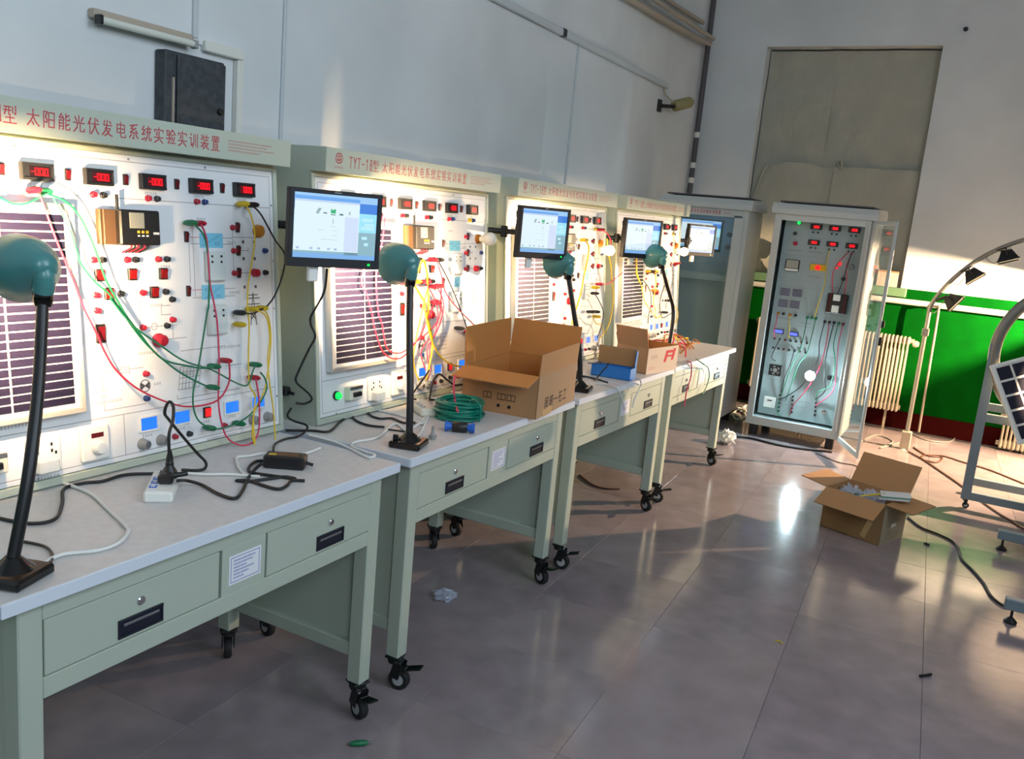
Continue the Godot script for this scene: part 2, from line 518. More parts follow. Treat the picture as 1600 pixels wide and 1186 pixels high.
# ------------------------------------------------------------------ nodes
func numbered(n: String) -> String:
	if not names.has(n):
		names[n] = 0
		return n
	names[n] += 1
	return "%s_%03d" % [n, names[n]]

func tag(o: Node, label: String, category: String, group := "") -> void:
	o.set_meta("label", label)
	o.set_meta("category", category)
	if group != "":
		o.set_meta("group", group)

func thing(called: String, label: String, category: String, at := Vector3.ZERO, yaw := 0.0, group := "") -> Node3D:
	var o := Node3D.new()
	o.name = numbered(called)
	add_child(o)
	o.position = at
	o.rotation.y = yaw
	tag(o, label, category, group)
	return o

func part(called: String, mesh: Mesh, mat, parent: Node, at := Vector3.ZERO, b := Basis()) -> MeshInstance3D:
	var o := MeshInstance3D.new()
	o.name = called
	o.mesh = mesh
	o.material_override = M[mat] if mat is String else mat
	o.transform = Transform3D(b, at)
	o.cast_shadow = GeometryInstance3D.SHADOW_CASTING_SETTING_ON
	parent.add_child(o, true)
	return o

func struct(called: String, mesh: Mesh, mat, at := Vector3.ZERO, parent: Node = null) -> MeshInstance3D:
	var o := part(called, mesh, mat, self if parent == null else parent, at)
	if parent == null:
		o.set_meta("kind", "structure")
	return o

func single(called: String, mesh: Mesh, mat, label: String, category: String, at := Vector3.ZERO, b := Basis(), group := "") -> MeshInstance3D:
	var o := part(numbered(called), mesh, mat, self, at, b)
	tag(o, label, category, group)
	return o

func omni(parent: Node, at: Vector3, c: Color, energy: float, size: float) -> OmniLight3D:
	var l := OmniLight3D.new()
	l.name = "light"
	l.light_color = c
	l.light_energy = energy
	l.light_size = size
	l.omni_range = 20.0
	l.omni_attenuation = 2.0
	l.shadow_enabled = true
	parent.add_child(l, true)
	l.position = at
	return l

# ------------------------------------------------------------------ shapes
func face(st: SurfaceTool, pts: Array, outward: Vector3, uvs: Array = []) -> void:
	# flat convex polygon, wound so that it faces outward
	var n: Vector3 = (pts[2] - pts[0]).cross(pts[1] - pts[0]).normalized()
	var idx := range(pts.size())
	if n.dot(outward) < 0.0:
		n = -n
		idx.reverse()
	for i in range(1, pts.size() - 1):
		for j in [idx[0], idx[i], idx[i + 1]]:
			st.set_normal(n)
			st.set_uv(uvs[j] if uvs.size() > 0 else Vector2.ZERO)
			st.add_vertex(pts[j])

func new_st() -> SurfaceTool:
	var st := SurfaceTool.new()
	st.begin(Mesh.PRIMITIVE_TRIANGLES)
	return st

func add_box(st: SurfaceTool, c: Vector3, s: Vector3, bev := 0.0, b := Basis()) -> void:
	var h := s * 0.5
	var k := minf(bev, minf(h.x, minf(h.y, h.z)) * 0.9)
	var P := func(v: Vector3) -> Vector3: return c + b * v
	for ax in 3:
		for sg in [-1.0, 1.0]:
			var u := (ax + 1) % 3
			var w := (ax + 2) % 3
			var q := []
			for e in [[-1, -1], [1, -1], [1, 1], [-1, 1]]:
				var v := Vector3.ZERO
				v[ax] = sg * h[ax]
				v[u] = e[0] * (h[u] - k)
				v[w] = e[1] * (h[w] - k)
				q.append(P.call(v))
			var o := Vector3.ZERO
			o[ax] = sg
			face(st, q, b * o)
	if k <= 0.0:
		return
	for ax in 3:
		var u := (ax + 1) % 3
		var w := (ax + 2) % 3
		for su in [-1.0, 1.0]:
			for sw in [-1.0, 1.0]:
				var q := []
				for e in [[-1, 0], [1, 0], [1, 1], [-1, 1]]:
					var v := Vector3.ZERO
					v[ax] = e[0] * (h[ax] - k)
					v[u] = su * (h[u] - (0.0 if e[1] == 0 else k))
					v[w] = sw * (h[w] - (k if e[1] == 0 else 0.0))
					q.append(P.call(v))
				var o := Vector3.ZERO
				o[u] = su
				o[w] = sw
				face(st, q, b * o)
	for sx in [-1.0, 1.0]:
		for sy in [-1.0, 1.0]:
			for sz in [-1.0, 1.0]:
				face(st, [P.call(Vector3(sx * h.x, sy * (h.y - k), sz * (h.z - k))), P.call(Vector3(sx * (h.x - k), sy * h.y, sz * (h.z - k))), P.call(Vector3(sx * (h.x - k), sy * (h.y - k), sz * h.z))], b * Vector3(sx, sy, sz))

func bx(x: float, y: float, z: float, bev := 0.0) -> ArrayMesh:
	var key := "b%.4f_%.4f_%.4f_%.4f" % [x, y, z, bev]
	if not MC.has(key):
		var st := new_st()
		add_box(st, Vector3.ZERO, Vector3(x, y, z), bev)
		MC[key] = st.commit()
	return MC[key]

func boxes(list: Array, bev := 0.0) -> ArrayMesh:
	# several boxes joined into one part: [cx, cy, cz, sx, sy, sz]
	var st := new_st()
	for i in list.size():
		var q: Array = list[i]
		# each box a hair smaller than the one before, so that no two faces coincide
		add_box(st, Vector3(q[0], q[1], q[2]), Vector3(q[3], q[4], q[5]) - Vector3.ONE * (0.0003 * (i if list.size() < 8 else i % 2)), bev)
	return st.commit()

func card(w: float, h: float, t: float) -> ArrayMesh:
	# plate facing +x, its front carries the picture (left edge towards +z)
	var key := "c%.4f_%.4f_%.4f" % [w, h, t]
	if not MC.has(key):
		var st := new_st()
		var a := w * 0.5
		var b := h * 0.5
		face(st, [Vector3(t, b, a), Vector3(t, b, -a), Vector3(t, -b, -a), Vector3(t, -b, a)], Vector3.RIGHT, [Vector2(0, 0), Vector2(1, 0), Vector2(1, 1), Vector2(0, 1)])
		face(st, [Vector3(0, b, a), Vector3(0, b, -a), Vector3(0, -b, -a), Vector3(0, -b, a)], Vector3.LEFT)
		face(st, [Vector3(0, b, a), Vector3(0, b, -a), Vector3(t, b, -a), Vector3(t, b, a)], Vector3.UP)
		face(st, [Vector3(0, -b, a), Vector3(0, -b, -a), Vector3(t, -b, -a), Vector3(t, -b, a)], Vector3.DOWN)
		face(st, [Vector3(0, -b, a), Vector3(0, b, a), Vector3(t, b, a), Vector3(t, -b, a)], Vector3.BACK)
		face(st, [Vector3(0, -b, -a), Vector3(0, b, -a), Vector3(t, b, -a), Vector3(t, -b, -a)], Vector3.FORWARD)
		MC[key] = st.commit()
	return MC[key]

func add_lathe(st: SurfaceTool, prof: Array, seg: int, o := Vector3.ZERO, b := Basis()) -> void:
	# profile of [radius, y] pairs turned about the local y axis; shallow bends are smoothed
	var ns := []
	for i in prof.size() - 1:
		var d := Vector2(prof[i + 1][0] - prof[i][0], prof[i + 1][1] - prof[i][1])
		ns.append(Vector2(d.y, -d.x).normalized() if d.length() > 1e-7 else Vector2.ZERO)
	for i in prof.size() - 1:
		if ns[i] == Vector2.ZERO:
			continue
		var n0: Vector2 = ns[i]
		var n1: Vector2 = ns[i]
		if i > 0 and ns[i - 1].dot(ns[i]) > 0.72:
			n0 = (ns[i - 1] + ns[i]).normalized()
		if i < ns.size() - 1 and ns[i + 1].dot(ns[i]) > 0.72:
			n1 = (ns[i + 1] + ns[i]).normalized()
		var r0: float = prof[i][0]
		var y0: float = prof[i][1]
		var r1: float = prof[i + 1][0]
		var y1: float = prof[i + 1][1]
		for k in seg:
			var a0 := TAU * k / seg
			var a1 := TAU * (k + 1) / seg
			var v := []
			for e in [[r0, y0, a0, n0], [r1, y1, a0, n1], [r1, y1, a1, n1], [r0, y0, a1, n0]]:
				v.append([o + b * Vector3(e[0] * cos(e[2]), e[1], e[0] * sin(e[2])), b * Vector3(e[3].x * cos(e[2]), e[3].y, e[3].x * sin(e[2]))])
			for t in [[0, 1, 2], [0, 2, 3]]:
				if (v[t[0]][0] as Vector3).is_equal_approx(v[t[1]][0]) or (v[t[1]][0] as Vector3).is_equal_approx(v[t[2]][0]) or (v[t[0]][0] as Vector3).is_equal_approx(v[t[2]][0]):
					continue
				var nn: Vector3 = (v[t[2]][0] - v[t[0]][0]).cross(v[t[1]][0] - v[t[0]][0])
				var order: Array = t if nn.dot(v[t[0]][1]) >= 0.0 else [t[0], t[2], t[1]]
				for j in order:
					st.set_normal(v[j][1])
					st.set_uv(Vector2.ZERO)
					st.add_vertex(v[j][0])

func lathe(prof: Array, seg := 16) -> ArrayMesh:
	var st := new_st()
	add_lathe(st, prof, seg)
	return st.commit()

func cyl(r: float, h: float, seg := 14, bev := 0.0) -> ArrayMesh:
	# along +y from 0 to h
	var key := "y%.4f_%.4f_%d_%.4f" % [r, h, seg, bev]
	if not MC.has(key):
		MC[key] = lathe([[0.0, 0.0], [r - bev, 0.0], [r, bev], [r, h - bev], [r - bev, h], [0.0, h]], seg)
	return MC[key]

func xcyl(r: float, h: float, seg := 14, bev := 0.0) -> ArrayMesh:
	# along +x from 0 to h, for things that stick out of a panel
	var key := "x%.4f_%.4f_%d_%.4f" % [r, h, seg, bev]
	if not MC.has(key):
		var st := new_st()
		add_lathe(st, [[0.0, 0.0], [r - bev, 0.0], [r, bev], [r, h - bev], [r - bev, h], [0.0, h]], seg, Vector3.ZERO, Basis(Vector3(0, -1, 0), Vector3(1, 0, 0), Vector3(0, 0, 1)))
		MC[key] = st.commit()
	return MC[key]

func smooth(pts: Array, sub := 6) -> Array:
	if pts.size() < 3:
		return pts
	var out := []
	for i in pts.size() - 1:
		var p0: Vector3 = pts[maxi(i - 1, 0)]
		var p1: Vector3 = pts[i]
		var p2: Vector3 = pts[i + 1]
		var p3: Vector3 = pts[mini(i + 2, pts.size() - 1)]
		for k in sub:
			out.append(p1.cubic_interpolate(p2, p0, p3, float(k) / sub))
	out.append(pts[pts.size() - 1])
	return out

func add_tube(st: SurfaceTool, pts: Array, r: float, seg := 6, r_end := -1.0) -> void:
	var n := pts.size()
	var rings := []
	var up := Vector3.UP
	for i in n:
		var t: Vector3 = (pts[mini(i + 1, n - 1)] - pts[maxi(i - 1, 0)]).normalized()
		if i == 0 and absf(t.dot(up)) > 0.95:
			up = Vector3.RIGHT
		var s := t.cross(up).normalized()
		if s.length() < 0.5:
			s = t.cross(Vector3.FORWARD).normalized()
		var v := s.cross(t).normalized()
		up = v
		var rr := r if r_end < 0.0 else lerpf(r, r_end, float(i) / (n - 1))
		var ring_pts := []
		for k in seg:
			var a := TAU * k / seg
			var d := s * cos(a) + v * sin(a)
			ring_pts.append([pts[i] + d * rr, d])
		rings.append(ring_pts)
	for i in n - 1:
		for k in seg:
			var q := [rings[i][k], rings[i + 1][k], rings[i + 1][(k + 1) % seg], rings[i][(k + 1) % seg]]
			for t in [[0, 1, 2], [0, 2, 3]]:
				var nn: Vector3 = (q[t[2]][0] - q[t[0]][0]).cross(q[t[1]][0] - q[t[0]][0])
				var order: Array = t if nn.dot(q[t[0]][1]) >= 0.0 else [t[0], t[2], t[1]]
				for j in order:
					st.set_normal(q[j][1])
					st.set_uv(Vector2.ZERO)
					st.add_vertex(q[j][0])
	for e in [[0, -1.0], [n - 1, 1.0]]:
		var c := []
		for k in seg:
			c.append(rings[e[0]][k][0])
		var dir: Vector3 = (pts[n - 1] - pts[n - 2]) if e[0] > 0 else (pts[0] - pts[1])
		face(st, c, dir)

func tube(pts: Array, r: float, seg := 6, sub := 6) -> ArrayMesh:
	var st := new_st()
	add_tube(st, smooth(pts, sub) if sub > 0 else pts, r, seg)
	return st.commit()

func extrude(poly: Array, depth: float) -> ArrayMesh:
	# polygon in x-y, extruded along z and centred
	var st := new_st()
	var pv := PackedVector2Array()
	for p in poly:
		pv.append(Vector2(p[0], p[1]))
	var tri := Geometry2D.triangulate_polygon(pv)
	var d := depth * 0.5
	for i in range(0, tri.size(), 3):
		for sg in [-1.0, 1.0]:
			var q := []
			for j in 3:
				q.append(Vector3(pv[tri[i + j]].x, pv[tri[i + j]].y, sg * d))
			face(st, q, Vector3(0, 0, sg))
	var ccw := 0.0
	for i in pv.size():
		ccw += pv[i].cross(pv[(i + 1) % pv.size()])
	for i in pv.size():
		var a := pv[i]
		var b := pv[(i + 1) % pv.size()]
		var nn := Vector2(b.y - a.y, a.x - b.x) * signf(ccw)
		face(st, [Vector3(a.x, a.y, -d), Vector3(b.x, b.y, -d), Vector3(b.x, b.y, d), Vector3(a.x, a.y, d)], Vector3(nn.x, nn.y, 0))
	return st.commit()

func look_y(dir: Vector3) -> Basis:
	# basis whose y axis points along dir
	var y := dir.normalized()
	var x := y.cross(Vector3(0, 0, 1))
	if x.length() < 0.05:
		x = y.cross(Vector3(1, 0, 0))
	x = x.normalized()
	return Basis(x, y, x.cross(y).normalized())

func v3(a: Array) -> Vector3:
	return Vector3(a[0], a[1], a[2])

func v3s(a: Array) -> Array:
	var o := []
	for q in a:
		o.append(Vector3(q[0], q[1], q[2]))
	return o

# ------------------------------------------------------------------ the room
func build_room() -> void:
	var fl := struct("floor", bx(5.4, 0.2, 13.0), "grout", Vector3(2.15, -0.112, -2.25))
	# floor tiles, laid 3.2 degrees off the wall line
	var tm := bx(0.4945, 0.012, 0.4945, 0.0008)
	var ang := deg_to_rad(3.2)
	var rng := RandomNumberGenerator.new()
	rng.seed = 77
	for i in range(-4, 8):
		for j in range(-11, 14):
			var lx := 0.4955 * (i + 0.5)
			var lz := -0.4955 * (j + 0.5)
			var p := Vector3(1.46 + lx * cos(ang) + lz * sin(ang), 0, -2.68 - lx * sin(ang) + lz * cos(ang))
			if p.x < -0.02 or p.x > 3.6 or p.z > 0.6 or p.z < -8.04:
				continue
			part("tile", tm, ["tile_a", "tile_b", "tile_c"][rng.randi() % 3], fl, p + Vector3(-2.15, 0.112 - 0.006 + rng.randf_range(-0.0002, 0.0002), 2.25), Basis(Vector3.UP, ang))
	# the rest of the floor, out of the picture
	part("tile_field", boxes([[4.22, -0.006, -3.8, 0.74, 0.012, 9.0], [2.13, -0.006, 2.4, 4.92, 0.012, 3.2]]), "tile_a", fl, Vector3(-2.15, 0.112, 2.25))
	struct("ceiling", bx(5.4, 0.2, 13.0), "ceiling", Vector3(2.15, 5.5, -2.25))
	struct("wall_left", bx(0.2, 5.6, 12.7), "wall", Vector3(-0.43, 2.65, -2.2))
	# back wall with a window recess
	var zc := -8.45
	struct("wall_back", boxes([[-0.04, 2.65, zc, 0.58, 5.6, 0.3], [3.27, 2.65, zc, 3.14, 5.6, 0.3], [0.975, 0.54, zc, 1.45, 1.38, 0.3], [0.975, 4.35, zc, 1.45, 2.20, 0.3], [0.975, 2.24, -8.57, 1.45, 2.02, 0.06]]), "wall")
	var gp := struct("trim_1", boxes([[2.13, 0.695, -8.297, 4.92, 1.07, 0.008]]), "green_paint")
	gp.set_meta("label", "green painted lower band of the back wall")
	struct("baseboard_back", boxes([[2.13, 0.08, -8.292, 4.92, 0.16, 0.02]], 0.002), "red_paint")
	struct("trim_2", bx(0.008, 1.235, 12.0), "green_paint", Vector3(-0.328, 0.6175, -2.3))
	# window recess papered over
	var win := struct("window_1", boxes([[0.29, 2.24, -8.51, 0.05, 2.0, 0.05], [1.66, 2.24, -8.51, 0.05, 2.0, 0.05], [0.975, 3.22, -8.51, 1.40, 0.05, 0.05], [0.975, 1.28, -8.51, 1.40, 0.05, 0.05], [0.98, 2.24, -8.51, 0.05, 2.0, 0.05]], 0.003), "pipe_beige")
	part("pane", bx(0.66, 1.92, 0.006), "glass", win, Vector3(0.635, 2.25, -8.515))
	part("pane", bx(0.62, 1.92, 0.006), "glass", win, Vector3(1.325, 2.25, -8.515))
	part("window_sill", bx(1.56, 0.075, 0.30, 0.006), "sill_green", win, Vector3(0.975, 1.195, -8.39))
	window_paper()
	# far side of the room, out of the picture: right wall with windows, wall behind the camera
	var rw := []
	var prev := -8.6
	var ws := WINDOWS.duplicate()
	ws.sort_custom(func(a, b): return a[0] < b[0])
	for w in ws:
		rw.append([4.7, 2.65, (prev + w[0]) * 0.5, 0.2, 5.6, w[0] - prev])
		rw.append([4.7, 1.025, (w[0] + w[1]) * 0.5, 0.2, 2.35, w[1] - w[0]])
		rw.append([4.7, 4.825, (w[0] + w[1]) * 0.5, 0.2, 1.25, w[1] - w[0]])
		prev = w[1]
	rw.append([4.7, 2.65, (prev + 4.2) * 0.5, 0.2, 5.6, 4.2 - prev])
	struct("wall_right", boxes(rw), "wall")
	var k := 2
	for w in ws:
		var zc2: float = (w[0] + w[1]) * 0.5
		var o := struct("window_%d" % k, boxes([[4.7, 3.2, w[0] + 0.03, 0.08, 2.0, 0.06], [4.7, 3.2, w[1] - 0.03, 0.08, 2.0, 0.06], [4.7, 3.2, zc2, 0.08, 2.0, 0.05], [4.7, 2.23, zc2, 0.08, 0.06, 2.2], [4.7, 4.17, zc2, 0.08, 0.06, 2.2]]), "pipe_white")
		o.set_meta("label", "white framed high window in the right wall")
		k += 1
	struct("wall_front", bx(5.2, 5.6, 0.2), "wall", Vector3(2.15, 2.65, 4.2))
	struct("trim_3", bx(0.008, 1.235, 12.3), "green_paint", Vector3(4.597, 0.6175, -2.1))
	struct("trim_4", bx(4.9, 1.235, 0.008), "green_paint", Vector3(2.13, 0.6175, 4.097))

func window_paper() -> void:
	# two sheets of brown paper hung over the window, creased and torn
	var n := FastNoiseLite.new()
	n.seed = 12
	n.frequency = 1.1
	var t := thing("window_paper", "creased brown paper sheets covering the tall window in the back wall", "paper", Vector3(0.975, 1.235, -8.45))
	for sh in [[-0.715, -0.115, 0.0, 0.985, 2.0, 0], [-0.125, 0.715, 0.006, 0.96, 2.0, 1], [-0.715, 0.06, 0.014, 0.0, 1.02, 2], [0.0, 0.715, 0.024, 0.0, 1.0, 3]]:
		var st := new_st()
		var nx := 28
		var ny := 36
		var g := []
		for j in ny + 1:
			var row := []
			for i in nx + 1:
				var u := float(i) / nx
				var v := float(j) / ny
				var x := lerpf(sh[0], sh[1], u)
				var y := lerpf(sh[3], sh[4], v)
				var wob := n.get_noise_3d(x * 1.6 + sh[5] * 7.0, y * 0.8, sh[5]) * 0.035
				# long diagonal folds
				wob += 0.012 * absf(sin((x * 0.9 + y * 0.35) * 6.0 + sh[5])) * (0.4 + 0.6 * absf(n.get_noise_2d(y * 2.0, sh[5])))
				if sh[5] == 2 and j == ny:
					y -= 0.06 * maxf(0.0, sin(u * 9.0))
				if sh[5] >= 2:
					wob += 0.02 * v
				row.append(Vector3(x, y, sh[2] + 0.02 + wob))
			g.append(row)
		for j in ny:
			for i in nx:
				face(st, [g[j][i], g[j][i + 1], g[j + 1][i + 1]], Vector3.BACK)
				face(st, [g[j][i], g[j + 1][i + 1], g[j + 1][i]], Vector3.BACK)
		part("sheet", st.commit(), "paper", t)
	# curled torn corners
	part("torn_corner", tube([Vector3(0.02, 1.03, 0.05), Vector3(0.07, 0.98, 0.075), Vector3(0.05, 1.06, 0.07)], 0.012, 6), "paper", t)
	part("torn_corner", tube([Vector3(-0.70, 0.62, 0.05), Vector3(-0.62, 0.92, 0.08), Vector3(-0.58, 0.98, 0.07)], 0.014, 6), "paper", t)

func build_wall_fittings() -> void:
	var wx := -0.33
	# fluorescent batten, not lit
	var t := thing("batten_light", "unlit fluorescent batten on the white wall above the nearest console", "lamp", Vector3(wx, 2.075, -2.12))
	part("body", bx(0.035, 0.03, 0.40, 0.004), "pipe_beige", t, Vector3(0.018, 0.016, 0))
	part("tube", tube([Vector3(0.05, -0.004, 0.185), Vector3(0.05, -0.004, -0.185)], 0.0125, 10, 0), "tube_glass", t)
	part("end_cap", bx(0.03, 0.03, 0.016, 0.003), "black_plastic", t, Vector3(0.05, -0.004, 0.193))
	part("end_cap", bx(0.03, 0.03, 0.016, 0.003), "grey_plastic", t, Vector3(0.05, -0.004, -0.193))
	# fuse box and the niche frame next to it
	t = thing("fuse_box", "dark grey metal fuse box hanging on the white wall", "fuse box", Vector3(wx, 1.68, -2.315))
	part("body", bx(0.06, 0.36, 0.27, 0.006), "fuse_box", t, Vector3(0.03, 0.17, 0))
	part("door", bx(0.012, 0.34, 0.22, 0.004), "fuse_box", t, Vector3(0.066, 0.17, -0.02))
	part("hinge", bx(0.012, 0.24, 0.006, 0.002), "pipe_beige", t, Vector3(0.064, 0.14, 0.105))
	part("knob", xcyl(0.012, 0.015, 10, 0.002), "black_plastic", t, Vector3(0.072, 0.17, -0.10))
	t = thing("wall_niche_frame", "white wooden frame around a niche beside the dark fuse box", "frame", Vector3(wx, 1.62, -2.50))
	part("jamb", bx(0.03, 0.46, 0.03, 0.004), "pipe_white", t, Vector3(0.015, 0.21, -0.058))
	part("head", bx(0.03, 0.04, 0.19, 0.004), "pipe_white", t, Vector3(0.0155, 0.462, 0.0215))
	part("architrave", boxes([[0.005, 0.235, -0.10, 0.01, 0.53, 0.05], [0.005, 0.482, 0.015, 0.01, 0.04, 0.28]], 0.002), "wall", t)
	# cable ducts and conduits on the left wall
	single("cable_duct", bx(0.014, 1.9, 0.022, 0.003), "duct", "vertical white cable duct above the batten light", "duct", Vector3(wx + 0.007, 3.05, -2.352))
	single("cable_duct", bx(0.012, 2.6, 0.018, 0.003), "duct", "vertical cable duct on the wall above the gap after the nearest console", "duct", Vector3(wx + 0.006, 2.95, -2.81))
	single("cable_duct", bx(0.012, 0.94, 0.020, 0.003), "duct", "vertical cable duct dropping from the horizontal conduit to the third console", "duct", Vector3(wx + 0.006, 2.27, -5.585))
	t = thing("wall_conduit", "long horizontal grey conduit high on the left wall", "conduit", Vector3(wx, 2.745, -5.2))
	part("pipe", bx(0.03, 0.045, 4.3, 0.006), "duct", t, Vector3(0.015, 0, 0.0))
	part("clip", bx(0.036, 0.05, 0.05, 0.004), "black_plastic", t, Vector3(0.018, 0.0, -0.11))
	# security camera
	t = thing("security_camera", "small tan security camera on a bracket near the room corner", "camera", Vector3(wx, 2.57, -7.25))
	part("mount", bx(0.02, 0.10, 0.07, 0.004), "black_plastic", t, Vector3(0.01, 0, 0))
	part("arm", tube([Vector3(0.0, 0, 0), Vector3(0.10, 0.01, -0.12)], 0.016, 8, 0), "black_plastic", t)
	var hb := look_y(Vector3(0.45, 0.25, -0.6))
	part("housing", lathe([[0.0, -0.09], [0.042, -0.09], [0.048, -0.08], [0.048, 0.07], [0.04, 0.09], [0.0, 0.09]], 12), "camera_tan", t, Vector3(0.14, 0.045, -0.20), hb)
	part("lens", lathe([[0.0, 0.0], [0.028, 0.0], [0.028, 0.02], [0.0, 0.02]], 12), "black_gloss", t, Vector3(0.14, 0.045, -0.20) + hb * Vector3(0, 0.082, 0), hb)
	part("cable", tube([Vector3(0.01, 0.16, -0.05), Vector3(0.03, 0.10, -0.06), Vector3(0.08, 0.05, -0.12), Vector3(0.13, 0.03, -0.13)], 0.007, 6), "pipe_beige", t)
	# pipes in the corner
	t = thing("corner_pipe", "dark vertical pipe with flaking paint in the room corner", "pipe", Vector3(wx + 0.05, 0, -8.23))
	part("pipe", tube([Vector3(0, 0.9, 0), Vector3(0, 4.2, 0)], 0.024, 10, 0), "pipe_dark", t)
	for q in [2.0, 2.14, 2.42, 3.28]:
		part("flake", tube([Vector3(0, q, 0), Vector3(0, q + 0.05, 0)], 0.026, 10, 0), "pipe_white", t)
	t = thing("heating_pipes", "pair of sagging beige heating pipes high on the left wall", "pipe", Vector3(wx, 3.2, -7.3))
	part("pipe", tube([Vector3(0.04, -0.02, 1.4), Vector3(0.05, 0.0, 0.4), Vector3(0.06, 0.03, -0.4), Vector3(0.07, 0.06, -0.9)], 0.026, 8), "pipe_beige", t)
	part("pipe", tube([Vector3(0.09, 0.06, 1.4), Vector3(0.09, 0.075, 0.4), Vector3(0.10, 0.09, -0.4), Vector3(0.10, 0.10, -0.9)], 0.020, 8), "pipe_beige", t)
	single("heating_pipe", tube([Vector3(wx + 0.05, 3.35, -6.6), Vector3(wx + 0.05, 3.37, -7.3), Vector3(wx + 0.05, 3.40, -8.0)], 0.020, 8), "pipe_beige", "single short beige pipe above the pair of heating pipes", "pipe")
	single("wall_hook", xcyl(0.018, 0.02, 10, 0.003), "black_plastic", "small dark hook high on the back wall right of the papered window", "hook", Vector3(1.846, 3.374, -8.3), Basis(Vector3.UP, -PI / 2))
	# pipe along the back wall with its drop
	single("wall_rail", tube([Vector3(-0.30, 1.122, -8.25), Vector3(4.58, 1.122, -8.25)], 0.026, 10, 0), "pipe_white", "long white pipe running along the green back wall", "pipe")
	single("drop_pipe", tube([Vector3(1.99, 1.115, -8.25), Vector3(2.02, 1.112, -8.18), Vector3(2.035, 1.08, -8.15), Vector3(2.045, 0.6, -8.15), Vector3(2.055, 0.03, -8.15)], 0.0105, 8, 3), "pipe_beige", "thin beige vertical pipe against the green wall", "pipe")
	# column radiators
	radiator("long cream column radiator under the papered window", 0.55, 41, 0.17, 0.66)
	radiator("short cream radiator low on the back wall behind the tracker frame", 2.66, 9, 0.02, 0.30)
	# things on the window sill
	t = thing("small_appliance", "black rounded appliance with a tan foot on the window sill", "appliance", Vector3(0.63, 1.2325, -8.32))
	part("head", lathe([[0.0, 0.12], [0.05, 0.13], [0.068, 0.20], [0.064, 0.27], [0.03, 0.30], [0.0, 0.30]], 14), "black_plastic", t)
	part("fin", bx(0.02, 0.10, 0.02, 0.004), "black_plastic", t, Vector3(-0.06, 0.30, 0))
	part("foot", lathe([[0.0, 0.0], [0.07, 0.0], [0.06, 0.02], [0.03, 0.13], [0.0, 0.13]], 14), "cardboard", t)
	t = thing("small_carton", "small plain carton on the window sill behind the glass door", "box", Vector3(1.58, 1.2325, -8.36))
	part("body", bx(0.17, 0.125, 0.12, 0.002), "cardboard_pale", t, Vector3(0, 0.0625, 0))
	part("lid", bx(0.172, 0.012, 0.122, 0.002), "cardboard", t, Vector3(0, 0.131, 0))
	part("tape", bx(0.174, 0.001, 0.03), "tape", t, Vector3(0, 0.1375, 0))

func radiator(label: String, x0: float, count: int, y0: float, h: float) -> void:
	var t := thing("radiator", label, "radiator", Vector3(x0, y0, -8.19))
	var st := new_st()
	add_box(st, Vector3(0, h * 0.5, 0.045), Vector3(0.016, h, 0.014), 0.005)
	add_box(st, Vector3(0, h * 0.5, -0.045), Vector3(0.016, h, 0.014), 0.005)
	add_box(st, Vector3(0, h - 0.035, 0), Vector3(0.026, 0.07, 0.11), 0.01)
	add_box(st, Vector3(0, 0.035, 0), Vector3(0.026, 0.07, 0.11), 0.01)
	var m := st.commit()
	for i in count:
		part("fin", m, "radiator", t, Vector3(0.016 + i * 0.032, 0, 0))
	part("header_pipe", tube([Vector3(-0.02, h - 0.035, 0), Vector3(count * 0.032 + 0.03, h - 0.035, 0)], 0.02, 8, 0), "radiator", t)
	part("header_pipe", tube([Vector3(-0.02, 0.035, 0), Vector3(count * 0.032 + 0.01, 0.035, 0)], 0.02, 8, 0), "radiator", t)
	part("valve", lathe([[0.0, 0.0], [0.026, 0.0], [0.03, 0.03], [0.018, 0.05], [0.0, 0.05]], 10), "radiator", t, Vector3(count * 0.032 + 0.02, h - 0.055, 0), Basis(Vector3.BACK, -PI / 2))
	part("bracket", boxes([[0.1, -y0 * 0.5 + 0.0, 0, 0.02, y0 + 0.02, 0.02], [count * 0.032 - 0.1, -y0 * 0.5, 0, 0.02, y0 + 0.02, 0.02]]), "radiator", t)

# ------------------------------------------------------------------ workbenches and consoles
const WHICH := ["nearest", "second", "third", "farthest"]
const BENCH := [[0.914, -1.446, 0.7], [0.901, -2.71, 0.5], [0.904, -3.971, -1.1], [0.918, -5.222, -1.0]]
const CONSOLE := [[0.455, -1.495, 0.0], [0.488, -2.745, 0.4], [0.506, -4.005, -0.6], [0.520, -5.275, -0.6]]

func build_benches() -> void:
	var b0 := make_bench()
	for i in 4:
		var o: Node3D = b0
		if i > 0:
			o = b0.duplicate()
			o.name = numbered("workbench")
			add_child(o)
		o.position = Vector3(BENCH[i][0], 0, BENCH[i][1])
		o.rotation.y = deg_to_rad(BENCH[i][2])
		tag(o, ["nearest pale green steel workbench with power strip and black adapter on it", "second pale green workbench, carrying the big open carton and green wire coil", "third pale green workbench, carrying the blue box and the pale carton", "farthest pale green workbench, heaped with coloured wires at its end"][i], "workbench", "rolling workbenches in a row")
	var c0 := make_console()
	for i in 4:
		var o: Node3D = c0
		if i > 0:
			o = c0.duplicate()
			o.name = numbered("training_console")
			add_child(o)
		o.position = Vector3(CONSOLE[i][0], DESK, CONSOLE[i][1])
		o.rotation.y = deg_to_rad(CONSOLE[i][2])
		tag(o, ["nearest white instrument console with solar module, its sign cut by the picture edge", "second white instrument console, its sign and round emblem fully visible", "third white instrument console, behind the big open carton", "farthest white instrument console, with a glaring lit bulb at its right edge"][i], "console", "solar training consoles in a row")
		holder_bulb(o, i)

